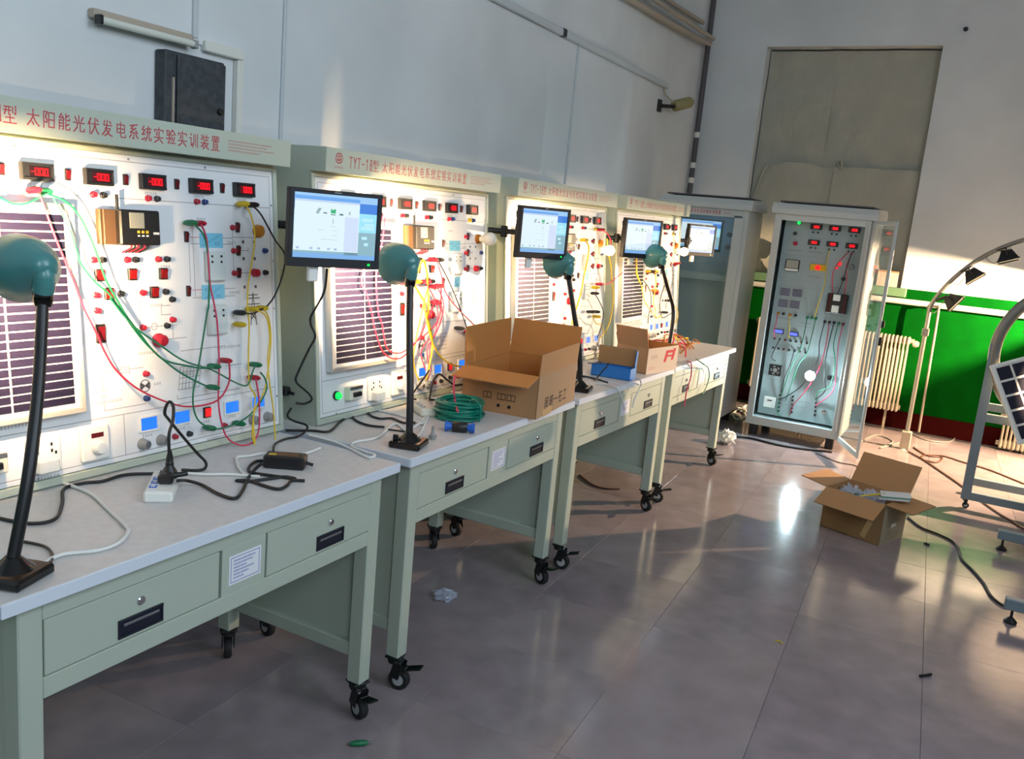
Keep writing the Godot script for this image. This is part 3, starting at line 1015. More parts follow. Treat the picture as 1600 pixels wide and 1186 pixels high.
func make_bench() -> Node3D:
	var t := thing("workbench", "", "workbench")
	part("worktop", bx(0.654, 0.026, 1.206, 0.002), "worktop", t, Vector3(-0.302, DESK - 0.013, 0))
	part("edge_band", bx(0.004, 0.027, 1.21, 0.001), "edge_band", t, Vector3(0.028, DESK - 0.0135, 0))
	part("edge_band", bx(0.656, 0.0265, 0.003, 0.001), "edge_band", t, Vector3(-0.302, DESK - 0.0135, 0.6045))
	part("edge_band", bx(0.656, 0.0265, 0.003, 0.001), "edge_band", t, Vector3(-0.302, DESK - 0.0135, -0.6045))
	for sx in [-0.025, -0.575]:
		for sz in [-0.5325, 0.5325]:
			part("leg", bx(0.05, 0.67, 0.05, 0.003), "cream", t, Vector3(sx, 0.455, sz))
	# front apron: rails and stiles around two drawers
	part("front_rail", bx(0.022, 0.049, 1.0145, 0.0015), "cream", t, Vector3(-0.012, 0.7655, 0))
	part("front_rail", bx(0.022, 0.044, 1.0145, 0.0015), "cream", t, Vector3(-0.012, 0.598, 0))
	part("stile", bx(0.022, 0.121, 0.142, 0.0015), "cream", t, Vector3(-0.012, 0.6805, -0.012))
	part("label_plate", card(0.104, 0.074, 0.0012), "label_print", t, Vector3(-0.001, 0.680, -0.014))
	part("rear_rail", bx(0.02, 0.215, 1.0145, 0.0015), "cream", t, Vector3(-0.588, 0.6825, 0))
	for q in [[0.285, 0.442], [-0.304, 0.430]]:
		var d := part("drawer", bx(0.020, 0.1165, q[1] - 0.005, 0.0015), "cream", t, Vector3(-0.0125, 0.6805, q[0]))
		part("tray", bx(0.44, 0.105, q[1] - 0.03), "cream", d, Vector3(-0.232, -0.002, 0))
		part("handle", boxes([[0.0, 0.0185, 0, 0.006, 0.005, 0.114], [0.0, -0.0185, 0, 0.006, 0.005, 0.114], [0.0, 0, 0.0545, 0.006, 0.042, 0.005], [0.0, 0, -0.0545, 0.006, 0.042, 0.005], [-0.001, 0, 0, 0.002, 0.036, 0.108]], 0.001), "handle", d, Vector3(0.0115, -0.029, 0.0 if q[0] > 0 else -0.03))
		part("handle_lip", bx(0.004, 0.006, 0.090, 0.001), "steel", d, Vector3(0.0135, -0.021, 0.0 if q[0] > 0 else -0.03))
		part("lock", xcyl(0.010, 0.006, 16, 0.002), "chrome", d, Vector3(0.009, 0.019, 0.0 if q[0] > 0 else -0.03))
	for sz in [-1.0, 1.0]:
		part("side_panel", bx(0.50, 0.55, 0.010, 0.001), "cream", t, Vector3(-0.30, 0.515, sz * 0.540))
		part("lower_rail", bx(0.50, 0.045, 0.034, 0.003), "cream", t, Vector3(-0.30, 0.222, sz * 0.532))
	var k := 0
	for sx in [-0.025, -0.575]:
		for sz in [-0.5325, 0.5325]:
			caster(t, Vector3(sx, 0, sz), [-0.35, 0.2, 2.4, 2.9][k])
			k += 1
	return t

func caster(t: Node3D, at: Vector3, yaw: float) -> void:
	var b := Basis(Vector3.UP, yaw)
	var st := new_st()
	add_box(st, Vector3(0, 0.117, 0), Vector3(0.056, 0.007, 0.056), 0.002)
	add_lathe(st, [[0.0, 0.114], [0.024, 0.114], [0.027, 0.106], [0.024, 0.094], [0.0, 0.094]], 14)
	for sz in [-1.0, 1.0]:
		add_box(st, Vector3(0.012, 0.072, sz * 0.019), Vector3(0.034, 0.058, 0.004), 0.001, Basis(Vector3.BACK, -0.25))
	add_box(st, Vector3(0.004, 0.098, 0), Vector3(0.044, 0.008, 0.042), 0.002)
	if not MC.has("caster_fork"):
		MC["caster_fork"] = st.commit()
		var w := new_st()
		var bz := Basis(Vector3.RIGHT, PI / 2)
		add_lathe(w, [[0.018, -0.013], [0.032, -0.013], [0.0365, -0.008], [0.0365, 0.008], [0.032, 0.013], [0.018, 0.013]], 20, Vector3.ZERO, bz)
		MC["caster_wheel"] = w.commit()
		w = new_st()
		add_lathe(w, [[0.0, -0.0145], [0.019, -0.0145], [0.019, 0.0145], [0.0, 0.0145]], 16, Vector3.ZERO, bz)
		MC["caster_hub"] = w.commit()
		w = new_st()
		add_box(w, Vector3(0.052, 0.085, 0), Vector3(0.066, 0.006, 0.034), 0.002, Basis(Vector3.BACK, 0.28))
		add_box(w, Vector3(0.022, 0.076, 0), Vector3(0.02, 0.016, 0.03), 0.002)
		MC["caster_pedal"] = w.commit()
	var c := part("caster", MC["caster_fork"], "caster_black", t, at, b)
	part("wheel", MC["caster_wheel"], "rubber", c, Vector3(0.018, 0.0365, 0))
	part("hub", MC["caster_hub"], "hub", c, Vector3(0.018, 0.0365, 0))
	part("brake_pedal", MC["caster_pedal"], "caster_black", c, Vector3(0.012, 0.0, 0))

# position on a console panel: s from its left end, h up the slope, d out of it
func pp(s: float, h: float, d := 0.0) -> Vector3:
	return Vector3(-sin(TILT) * h + cos(TILT) * d, cos(TILT) * h + sin(TILT) * d, PW * 0.5 - s)

func pb() -> Basis:
	return Basis(Vector3(cos(TILT), sin(TILT), 0), Vector3(-sin(TILT), cos(TILT), 0), Vector3(0, 0, 1))

func console_point(i: int, s: float, h: float, d: float) -> Vector3:
	return Vector3(CONSOLE[i][0], DESK, CONSOLE[i][1]) + Basis(Vector3.UP, deg_to_rad(CONSOLE[i][2])) * pp(s, h, d)

func make_console() -> Node3D:
	var t := thing("training_console", "", "console")
	var B := pb()
	# housing: sloping-front box with a projecting canopy
	part("housing", extrude([[-0.006, 0.0], [-0.0815, 0.838], [-0.28, 0.838], [-0.28, 0.0]], PW), "cream", t)
	var can := part("canopy", extrude([[-0.014, 0.838], [-0.014, 0.915], [-0.28, 0.915], [-0.28, 0.838]], PW), "cream", t)
	part("sign", card(PW - 0.002, 0.075, 0.001), "header_print", can, Vector3(-0.014, 0.8765, 0))
	# face plate and its frame
	part("panel", card(1.096, 0.795, 0.006), "panel_print", t, pp(0.565, 0.4245, -0.004), B)
	part("panel_frame", bx(0.014, 0.020, PW, 0.002), "cream", t, pp(0.565, 0.0145, 0.001), B)
	part("panel_frame", bx(0.012, 0.012, PW, 0.002), "cream", t, pp(0.565, 0.829, 0.001), B)
	part("panel_frame", bx(0.012, 0.80, 0.016, 0.002), "cream", t, pp(0.008, 0.424, 0.001), B)
	part("panel_frame", bx(0.012, 0.80, 0.016, 0.002), "cream", t, pp(1.122, 0.424, 0.001), B)
	for q in [[0.30, 0.813], [0.60, 0.813], [0.85, 0.813], [1.106, 0.72], [1.106, 0.55], [1.106, 0.40], [1.106, 0.12], [0.75, 0.031], [0.30, 0.031], [0.10, 0.031]]:
		part("screw", xcyl(0.0035, 0.003, 8, 0.001), "steel", t, pp(q[0], q[1], 0.002), B)
	# meters across the top
	for i in 6:
		var s := 0.1835 + 0.1612 * i
		var m := part("meter", boxes([[0.006, 0, 0, 0.012, 0.040, 0.078], [0.013, 0.0165, 0, 0.006, 0.007, 0.078], [0.013, -0.0165, 0, 0.006, 0.007, 0.078], [0.013, 0, 0.036, 0.006, 0.040, 0.006], [0.013, 0, -0.036, 0.006, 0.040, 0.006]], 0.001), "black_plastic", t, pp(s, 0.760, 0.002), B)
		part("digits", card(0.050, 0.022, 0.001), "digits" if i == 5 else "digits_minus", m, Vector3(0.0125, 0, -0.005))
		rocker(t, s - 0.0795, 0.760, 0.014, 0.028, "dark_red")
		if i > 0:
			terminal(t, s - 0.014, 0.7165, "red_plastic" if i < 5 else "yellow_plastic")
			terminal(t, s + 0.014, 0.7165, "black_plastic" if i < 4 else "blue_plastic")
	# solar module with rows of cells
	var sol := part("solar_panel", boxes([[0.015, 0.247, 0, 0.030, 0.016, 0.370], [0.015, -0.247, 0, 0.030, 0.016, 0.370], [0.015, 0, 0.177, 0.030, 0.510, 0.016], [0.015, 0, -0.177, 0.030, 0.510, 0.016]], 0.002), "aluminium", t, pp(0.236, 0.434, 0.002), B)
	part("backing", bx(0.004, 0.478, 0.338), "cell_back", sol, Vector3(0.022, 0, 0))
	for r in 22:
		for c in 2:
			part("cell", bx(0.002, 0.0170, 0.1535), "cell", sol, Vector3(0.0249, 0.2195 - r * 0.0209, 0.0795 - c * 0.159))
	# charge controller
	var cc := part("charge_controller", bx(0.034, 0.090, 0.122, 0.004), "black_plastic", t, pp(0.600, 0.638, 0.022), B)
	part("heat_sink", boxes([[-0.008, 0, 0.084, 0.014, 0.088, 0.048], [-0.005, 0, 0.106, 0.016, 0.088, 0.003], [-0.006, 0, 0.095, 0.0155, 0.088, 0.003]], 0.001), "heat_sink", cc)
	part("display", bx(0.002, 0.040, 0.044, 0.0005), "lcd_off", cc, Vector3(0.0175, 0.018, 0.012))
	for k in 3:
		part("key", bx(0.003, 0.007, 0.008, 0.001), "yellow_plastic", cc, Vector3(0.0175, -0.011, 0.008 - k * 0.013))
		part("mark", bx(0.001, 0.004, 0.007), "white_plastic", cc, Vector3(0.0175, -0.021, 0.008 - k * 0.013))
	part("mark", bx(0.001, 0.006, 0.018), "white_plastic", cc, Vector3(0.0175, -0.014, -0.046))
	part("antenna", tube([Vector3(0.0, 0.044, 0.055), Vector3(0, 0.066, 0.055), Vector3(0, 0.082, 0.055)], 0.004, 8, 0), "black_plastic", cc)
	for k in 6:
		part("lead", tube([Vector3(0.008, -0.044, 0.026 - k * 0.010), Vector3(0.012, -0.052, 0.029 - k * 0.010), Vector3(-0.018, -0.064, 0.034 - k * 0.010)], 0.0022, 5, 3), "wire_red" if k % 2 == 0 else "wire_black", cc)
	# raised inverter covers
	for h in [0.536, 0.380]:
		var iv := part("inverter_cover", bx(0.016, 0.086, 0.068, 0.003), "cover_grey", t, pp(0.868, h, 0.010), B)
		for k in 4:
			part("port", bx(0.002, 0.006, 0.006), "black_plastic", iv, Vector3(0.0085, 0.028 - 0.016 * (k / 2), 0.018 - 0.034 * (k % 2)))
	# switches, terminals and push buttons
	for q in [[0.496, 0.517], [0.592, 0.517], [0.690, 0.517], [0.520, 0.469], [0.658, 0.468]]:
		square_switch(t, q[0], q[1], "rocker_red")
	for q in [[0.483, 0.555, 0], [0.507, 0.555, 1], [0.579, 0.555, 0], [0.605, 0.555, 1], [0.676, 0.556, 0], [0.704, 0.556, 1], [0.484, 0.467, 0], [0.555, 0.468, 1], [0.622, 0.468, 0], [0.695, 0.468, 1], [0.715, 0.446, 1], [0.484, 0.428, 0], [0.714, 0.390, 0], [0.616, 0.375, 0], [0.694, 0.375, 1], [0.618, 0.250, 0], [0.616, 0.183, 2], [0.703, 0.061, 0], [0.753, 0.060, 1], [0.822, 0.066, 1], [0.883, 0.062, 0], [0.933, 0.061, 1], [0.944, 0.648, 0], [0.945, 0.580, 0], [0.944, 0.514, 0], [1.071, 0.581, 2], [1.070, 0.514, 1]]:
		terminal(t, q[0], q[1], ["red_plastic", "black_plastic", "blue_plastic"][q[2]])
	for q in [[0.774, 0.618], [0.773, 0.467], [0.964, 0.649], [0.964, 0.581], [0.963, 0.515]]:
		rocker(t, q[0], q[1], 0.013, 0.030, "dark_red")
	rocker(t, 0.490, 0.369, 0.027, 0.048, "dark_red")
	part("push_button", lathe_x([[0.0, 0.0], [0.019, 0.0], [0.019, 0.008], [0.015, 0.010], [0.016, 0.024], [0.012, 0.029], [0.0, 0.030]], 18), "red_plastic", t, pp(0.664, 0.337, 0.002), B)
	part("push_button", lathe_x([[0.0, 0.0], [0.013, 0.0], [0.013, 0.006], [0.011, 0.018], [0.0, 0.021]], 16), "red_plastic", t, pp(1.026, 0.514, 0.002), B)
	# backlit displays and knobs
	for q in [0.620, 0.730, 0.915, 1.022]:
		var d := part("display_bezel", boxes([[0.003, 0.0195, 0, 0.008, 0.005, 0.062], [0.003, -0.0195, 0, 0.008, 0.005, 0.062], [0.003, 0, 0.0285, 0.008, 0.044, 0.005], [0.003, 0, -0.0285, 0.008, 0.044, 0.005]], 0.001), "white_plastic", t, pp(q, 0.113, 0.002), B)
		part("screen", card(0.050, 0.034, 0.002), "lcd_blue", d, Vector3(0.001, 0, 0))
	for q in [0.597, 0.657, 0.998, 1.060]:
		var kb := part("knob", lathe_x([[0.0, 0.0], [0.016, 0.0], [0.015, 0.006], [0.013, 0.008], [0.0125, 0.022], [0.010, 0.025], [0.0, 0.025]], 18), "grey_plastic", t, pp(q, 0.060, 0.002), B)
		part("cap", xcyl(0.009, 0.002, 14, 0.0005), "steel", kb, Vector3(0.0245, 0, 0))
	square_switch(t, 0.820, 0.112, "led_red")
	# mains row: pilot lamp, breaker, socket, dimmer
	var pl := part("pilot_lamp", lathe_x([[0.0, 0.0], [0.016, 0.0], [0.016, 0.008], [0.013, 0.009], [0.0, 0.009]], 16), "black_plastic", t, pp(0.100, 0.093, 0.002), B)
	part("lens", lathe_x([[0.0, 0.0], [0.013, 0.0], [0.012, 0.010], [0.007, 0.015], [0.0, 0.016]], 16), "led_green", pl, Vector3(0.008, 0, 0))
	var br := part("breaker", bx(0.030, 0.048, 0.072, 0.003), "ivory_plastic", t, pp(0.180, 0.093, 0.015), B)
	part("toggle", bx(0.012, 0.016, 0.040, 0.002), "black_plastic", br, Vector3(0.018, -0.004, 0))
	part("cover", bx(0.004, 0.012, 0.070, 0.001), "steel", br, Vector3(0.014, 0.018, 0))
	var so := part("socket_outlet", bx(0.012, 0.088, 0.088, 0.004), "white_plastic", t, pp(0.315, 0.090, 0.007), B)
	for q in [[-0.018, 0.022], [-0.018, 0.006], [0.018, 0.022], [0.018, 0.006], [-0.028, 0.0], [0.028, 0.0]]:
		part("hole", bx(0.002, 0.008, 0.005), "black_plastic", so, Vector3(0.0062, q[1], q[0]))
	part("plug_block", bx(0.030, 0.036, 0.052, 0.005), "white_plastic", so, Vector3(0.019, -0.026, 0.004))
	var di := part("dimmer", bx(0.014, 0.094, 0.080, 0.005), "white_plastic", t, pp(0.452, 0.092, 0.008), B)
	part("window", bx(0.002, 0.012, 0.034), "dark_red", di, Vector3(0.0072, 0.020, -0.004))
	part("dial", lathe_x([[0.0, 0.0], [0.019, 0.0], [0.018, 0.012], [0.014, 0.018], [0.0, 0.019]], 18), "white_plastic", di, Vector3(0.007, -0.012, -0.004))
	return t

func lathe_x(prof: Array, seg := 16) -> ArrayMesh:
	var key := "l%s_%d" % [str(prof), seg]
	if not MC.has(key):
		var st := new_st()
		add_lathe(st, prof, seg, Vector3.ZERO, Basis(Vector3(0, -1, 0), Vector3(1, 0, 0), Vector3(0, 0, 1)))
		MC[key] = st.commit()
	return MC[key]

func terminal(t: Node3D, s: float, h: float, mat: String) -> void:
	part("terminal", lathe_x([[0.0, 0.0], [0.0085, 0.0], [0.0085, 0.004], [0.0068, 0.0055], [0.0068, 0.012], [0.004, 0.013], [0.0, 0.0105]], 12), mat, t, pp(s, h, 0.002), pb())

func rocker(t: Node3D, s: float, h: float, w: float, hh: float, mat: String) -> void:
	var o := part("rocker_switch", bx(0.006, hh, w, 0.001), "black_plastic", t, pp(s, h, 0.004), pb())
	part("paddle", extrude([[0.002, -hh * 0.36], [0.004, -hh * 0.36], [0.0055, 0.0], [0.008, hh * 0.36], [0.002, hh * 0.36]], w * 0.72), mat, o)

func square_switch(t: Node3D, s: float, h: float, mat: String) -> void:
	var o := part("rocker_switch", bx(0.008, 0.031, 0.025, 0.001), "black_plastic", t, pp(s, h, 0.005), pb())
	part("paddle", extrude([[0.003, -0.012], [0.005, -0.012], [0.0065, 0.0], [0.010, 0.012], [0.003, 0.012]], 0.019), mat, o)

func holder_bulb(o: Node3D, i: int) -> void:
	# bulb holder at the right of the panel; lit on the third and farthest consoles
	var B := pb()
	var hold := part("lamp_holder", lathe_x([[0.0, 0.0], [0.020, 0.0], [0.018, 0.014], [0.014, 0.016], [0.0, 0.016]], 16), "amber" if i == 0 else "ivory_plastic", o, pp(1.045, 0.640 if i < 2 else 0.600, 0.002), B)
	if i == 0:
		return
	var lit := i >= 2
	part("bulb", lathe_x([[0.0, 0.0], [0.012, 0.0], [0.014, 0.012], [0.026, 0.034], [0.029, 0.050], [0.024, 0.066], [0.012, 0.075], [0.0, 0.077]], 18), "bulb_warm" if lit else "bulb_off", hold, Vector3(0.014, 0, 0))
	if lit:
		omni(hold, Vector3(0.060, 0, 0), Color(1.0, 0.84, 0.62), 0.05 if i == 2 else 0.045, 0.025)

# ------------------------------------------------------------------ lamps and monitors on the benches
func build_lamps_and_monitors() -> void:
	var paths := [
		[[0.862, -0.917], [[0.862, 0.85, -0.917], [0.846, 1.0, -0.960], [0.802, 1.15, -1.010], [0.762, 1.265, -1.045], [0.742, 1.336, -1.062]], [-0.96, -0.15, -0.14]],
		[[0.842, -2.222], [[0.842, 0.85, -2.222], [0.822, 1.00, -2.238], [0.782, 1.17, -2.270], [0.742, 1.336, -2.310]], [-0.90, -0.15, -0.36]],
		[[0.838, -3.545], [[0.838, 0.85, -3.545], [0.818, 1.0, -3.542], [0.776, 1.19, -3.520], [0.742, 1.330, -3.505]], [-0.90, -0.15, -0.36]],
		[[0.830, -4.74], [[0.830, 0.85, -4.74], [0.825, 0.93, -4.80], [0.800, 1.10, -4.87], [0.765, 1.25, -4.80], [0.742, 1.362, -4.735]], [-0.84, -0.15, -0.50]],
	]
	for i in 4:
		var q: Array = paths[i]
		var o := Vector3(q[0][0], DESK, q[0][1])
		var t := thing("gooseneck_lamp", ["teal gooseneck lamp with a black stem at the left picture edge", "teal gooseneck lamp standing on the near corner of the second workbench", "teal gooseneck lamp behind the big open carton, its shade below a monitor", "teal gooseneck lamp with a sharply bent stem on the farthest workbench"][i], "lamp", o, 0.0, "gooseneck lamps on the workbenches")
		var rot := Basis(Vector3.UP, [0.35, 0.30, 0.2, 0.1][i])
		part("base", boxes([[0, 0.011, 0, 0.104, 0.022, 0.104]], 0.005), "black_gloss", t, Vector3.ZERO, rot)
		part("base_cone", lathe([[0.0, 0.022], [0.040, 0.022], [0.030, 0.030], [0.014, 0.046], [0.0, 0.046]], 18), "black_gloss", t)
		part("clamp_screw", boxes([[-0.036, 0.031, 0.026, 0.018, 0.018, 0.010]], 0.002), "black_plastic", t, Vector3.ZERO, rot)
		var pts := []
		for p in q[1]:
			pts.append(v3(p) - o)
		part("stem", tube([Vector3(0, 0.03, 0)] + pts, 0.0118, 10, 5), "black_plastic", t)
		var top: Vector3 = pts[pts.size() - 1]
		var ax := v3(q[2]).normalized()
		var b := look_y(ax)
		part("collar", lathe([[0.0, -0.022], [0.016, -0.022], [0.019, -0.012], [0.019, 0.006], [0.015, 0.014], [0.0, 0.014]], 16), "black_gloss", t, top)
		# neck rises from the collar into the back of the bell-shaped shade
		var apex := top + Vector3(0, 0.058, 0) - ax * 0.022
		part("neck", tube([top + Vector3(0, 0.008, 0), top + Vector3(0, 0.026, 0) - ax * 0.006, top + Vector3(0, 0.044, 0) - ax * 0.004, apex + ax * 0.030], 0.021, 14, 4), "teal", t)
		var sh := part("shade", lathe([[0.0, 0.0], [0.014, 0.001], [0.024, 0.008], [0.031, 0.022], [0.041, 0.038], [0.053, 0.056], [0.062, 0.078], [0.068, 0.102], [0.071, 0.120], [0.0695, 0.120], [0.0665, 0.103], [0.0605, 0.079], [0.0515, 0.0575], [0.0395, 0.0395], [0.0295, 0.0235], [0.0, 0.012]], 32), "teal", t, apex, b)
		part("liner", lathe([[0.0, 0.0135], [0.0290, 0.0245], [0.0388, 0.0402], [0.0508, 0.0583], [0.0597, 0.0797], [0.0657, 0.1035], [0.0687, 0.1195]], 32), "shade_inside", sh)
		part("bulb", lathe([[0.0, 0.014], [0.012, 0.016], [0.014, 0.030], [0.024, 0.046], [0.026, 0.060], [0.021, 0.074], [0.010, 0.082], [0.0, 0.083]], 18), "bulb_warm", sh)
		omni(sh, Vector3(0, 0.062, 0), Color(1.0, 0.83, 0.62), LAMP_ENERGY[i], 0.018)
		part("cord", tube(v3s([[0.02, 0.006, -0.05], [-0.03, 0.005, -0.10], [-0.09, 0.005, -0.12], [-0.16, 0.005, -0.10]]), 0.0032, 6), "wire_black", t)
	var mons := [[0.705, 1.486, -1.971, -28.4], [0.662, 1.503, -3.375, -23.1], [0.620, 1.497, -4.690, -26.9], [0.548, 1.501, -6.050, -25.5]]
	for i in 4:
		var q: Array = mons[i]
		var at := Vector3(q[0], q[1], q[2])
		var t := thing("monitor", ["large looking black monitor nearest the camera, between the nearest and second consoles", "black monitor with bright window on screen in front of the third console", "black monitor in front of the farthest console", "washed out monitor at the far end in front of the grey cabinet"][i], "monitor", at, deg_to_rad(q[3]), "monitors on swing arms")
		var W := 0.28
		var H := 0.219
		part("bezel", boxes([[0.0, H * 0.5 - 0.006, 0, 0.03, 0.012, W], [0.0, -H * 0.5 + 0.013, 0, 0.03, 0.026, W], [0.0, 0.0, W * 0.5 - 0.0075, 0.03, H, 0.015], [0.0, 0.0, -W * 0.5 + 0.0075, 0.03, H, 0.015]], 0.002), "bezel_black", t)
		part("back", extrude([[-0.013, -0.10], [-0.013, 0.10], [-0.030, 0.075], [-0.034, 0.0], [-0.030, -0.075]], 0.25), "black_plastic", t)
		part("screen", card(0.2505, 0.1815, 0.003), "screen_ui", t, Vector3(0.006, 0.007, 0))
		part("power_light", card(0.007, 0.006, 0.002), "led_green", t, Vector3(0.0148, -0.0965, -0.105))
		part("nameplate", card(0.020, 0.003, 0.001), "grey_plastic", t, Vector3(0.0148, 0.1035, 0.0))
		# swing arm to the right-hand side of its console
		var wallp := Vector3(CONSOLE[i][0] - 0.115, at.y - 0.01, CONSOLE[i][1] - PW * 0.5)
		var inv := t.transform.affine_inverse()
		var a: Vector3 = inv * wallp
		var c: Vector3 = inv * (wallp + Vector3(0.10, 0, -0.065))
		var d := Vector3(-0.040, -0.005, 0.02)
		part("arm", tube([a, c], 0.013, 8, 0), "black_plastic", t)
		part("arm", tube([c, d], 0.012, 8, 0), "black_plastic", t)
		part("arm_joint", cyl(0.017, 0.05, 12, 0.002), "black_plastic", t, c + Vector3(0, -0.025, 0))
		part("arm_head", bx(0.016, 0.075, 0.075, 0.003), "black_plastic", t, Vector3(-0.041, 0, 0.01))
		part("cable_clip", bx(0.02, 0.05, 0.03, 0.003), "white_plastic" if i < 3 else "ivory_plastic", t, Vector3(-0.012, -0.128, 0.055))

const LAMP_ENERGY := [3.4, 3.2, 2.2, 2.0]

# ------------------------------------------------------------------ boxes and small things on the worktops
func carton(called: String, label: String, at: Vector3, yaw: float, w: float, d: float, h: float, flaps: Array, mats: Array, print_mat := "", thick := 0.005) -> Node3D:
	# w along local x, d along local z; flaps [side, length, angle from upright outwards]; sides +x -x +z -z
	var t := thing(called, label, "box", at, yaw)
	part("bottom", bx(w, thick, d), mats[1], t, Vector3(0, thick * 0.5, 0))
	var sides := [[Vector3(1, 0, 0), w, d], [Vector3(-1, 0, 0), w, d], [Vector3(0, 0, 1), d, w], [Vector3(0, 0, -1), d, w]]
	for k in 4:
		var n: Vector3 = sides[k][0]
		var off: float = sides[k][1] * 0.5
		var len: float = sides[k][2]
		var b := Basis(Vector3.UP, atan2(-n.z, n.x))
		var wall := part("wall", bx(thick * 0.5, h, len), mats[0], t, n * (off - thick * 0.25) + Vector3(0, h * 0.5, 0), b)
		part("lining", bx(thick * 0.5, h - 0.001, len - 0.001), mats[1], wall, Vector3(-thick * 0.5, 0, 0))
		if print_mat != "" and k == 0:
			part("print", card(len, h, 0.0006), print_mat, wall, Vector3(thick * 0.25, 0, 0))
		for f in flaps:
			if f[0] == k:
				var fb := b * Basis(Vector3.BACK, -f[2])
				var hinge := n * (off - thick * 0.5) + Vector3(0, h, 0)
				var fl := part("flap", bx(thick * 0.5, f[1], len - 0.004), mats[0], t, hinge + fb * Vector3(thick * 0.25, f[1] * 0.5, 0), fb)
				part("lining", bx(thick * 0.5, f[1] - 0.001, len - 0.006), mats[1], fl, Vector3(-thick * 0.5, 0, 0))
	return t

func build_bench_items() -> void:
	# big open carton on the second bench
	var c := carton("open_carton", "big open brown cardboard carton on the second workbench", Vector3(0.778, DESK, -3.088), deg_to_rad(7.0), 0.315, 0.466, 0.165, [[0, 0.085, 0.04], [1, 0.15, 0.05], [2, 0.12, 1.78], [3, 0.15, 0.18]], ["cardboard", "cardboard_inside"], "box_print")
	part("tape", bx(0.0008, 0.03, 0.10), "tape", c, Vector3(0.1580, 0.012, 0.11))
	# printing on the end of the carton
	for q in [[-0.05, 0.075], [0.01, 0.075], [0.05, 0.075]]:
		part("stamp", boxes([[0, 0, 0, 0.036, 0.004, 0.0006], [0, 0.022, 0, 0.036, 0.004, 0.0006], [-0.016, 0.011, 0, 0.004, 0.026, 0.0006], [0.016, 0.011, 0, 0.004, 0.026, 0.0006], [0, 0.011, 0, 0.004, 0.026, 0.0006]]), "heat_sink", c, Vector3(q[0], q[1] - 0.02, 0.2333))
	for q in [0.0, 0.045]:
		part("hole", xcyl(0.007, 0.0008, 12), "black_plastic", c, Vector3(q, 0.03, 0.2332), Basis(Vector3.UP, -PI / 2))
	# blue box with an open brown lid on the third bench
	var t := thing("blue_box", "small bright blue cardboard box with raised brown lid on the third workbench", "box", Vector3(0.808, DESK, -4.016), deg_to_rad(4.0))
	part("bottom", bx(0.205, 0.003, 0.096), "box_blue", t, Vector3(0, 0.0015, 0))
	part("wall", bx(0.205, 0.058, 0.003), "box_blue", t, Vector3(0, 0.029, 0.0465))
	part("wall", bx(0.205, 0.058, 0.003), "box_blue", t, Vector3(0, 0.029, -0.0465))
	part("wall", bx(0.003, 0.058, 0.090), "box_blue", t, Vector3(0.101, 0.029, 0))
	part("wall", bx(0.003, 0.058, 0.090), "box_blue", t, Vector3(-0.101, 0.029, 0))
	part("lid", bx(0.200, 0.088, 0.003), "cardboard_dark", t, Vector3(-0.002, 0.101, -0.044), Basis(Vector3.RIGHT, -0.10))
	part("lid_tab", bx(0.004, 0.080, 0.024), "box_blue", t, Vector3(0.101, 0.100, -0.034), Basis(Vector3.RIGHT, -0.10))
	part("lid_back", bx(0.200, 0.088, 0.0015), "box_blue", t, Vector3(-0.002, 0.101, -0.0475), Basis(Vector3.RIGHT, -0.10))
	# pale carton with red print
	carton("pale_carton", "pale cardboard carton with red print at the end of the third workbench", Vector3(0.835, DESK, -4.412), deg_to_rad(-10.0), 0.19, 0.325, 0.135, [[1, 0.06, 0.3], [2, 0.11, 0.35]], ["cardboard", "cardboard_inside"], "carton_print")
	# green wire coil
	t = thing("wire_coil", "coil of green wire lying on the second workbench", "wire coil", Vector3(0.745, DESK, -2.672))
	var rng := RandomNumberGenerator.new()
	rng.seed = 51
	for k in 26:
		var pts := []
		var r := 0.070 + 0.026 * rng.randf()
		var y := 0.006 + 0.060 * (k / 25.0)
		var cx := rng.randf_range(-0.006, 0.006)
		var cz := rng.randf_range(-0.006, 0.006)
		for j in 25:
			var a := TAU * j / 24.0
			pts.append(Vector3(cx + cos(a) * r * 0.92, y + 0.004 * sin(a * 2.0 + k), cz + sin(a) * r * 1.02))
		part("turn", tube(pts, 0.0045, 6, 0), "coil_green", t)
	part("tie", tube(v3s([[0.06, 0.0, 0.02], [0.06, 0.078, 0.02], [0.105, 0.07, 0.03], [0.108, 0.01, 0.03]]), 0.004, 6), "coil_green", t)
	t = thing("reel_handle", "blue and black cylindrical tool lying beside the green wire coil", "tool", Vector3(0.862, DESK + 0.019, -2.495), 0.0)
	var hb := look_y(Vector3(0.090, 0.0, -0.050))
	part("end", lathe([[0.0, -0.052], [0.018, -0.052], [0.019, -0.046], [0.013, -0.034], [0.014, -0.024], [0.0, -0.024]], 16), "tool_blue", t, Vector3.ZERO, hb)
	part("grip", lathe([[0.0, -0.026], [0.016, -0.026], [0.019, -0.022], [0.019, 0.022], [0.016, 0.026], [0.0, 0.026]], 16), "black_plastic", t, Vector3.ZERO, hb)
	part("end", lathe([[0.0, 0.024], [0.014, 0.024], [0.013, 0.034], [0.019, 0.042], [0.018, 0.052], [0.0, 0.052]], 16), "tool_blue", t, Vector3.ZERO, hb)
	t = thing("grey_connector", "small grey bulb shaped connector standing on the second workbench", "connector", Vector3(0.850, DESK, -2.345))
	part("body", lathe([[0.0, 0.0], [0.011, 0.0], [0.013, 0.004], [0.013, 0.014], [0.008, 0.018], [0.0055, 0.024], [0.005, 0.045], [0.0, 0.045]], 14), "grey_plastic", t)
	part("ring", lathe([[0.0, 0.0125], [0.0138, 0.0125], [0.0138, 0.0155], [0.0, 0.0155]], 14), "steel", t)
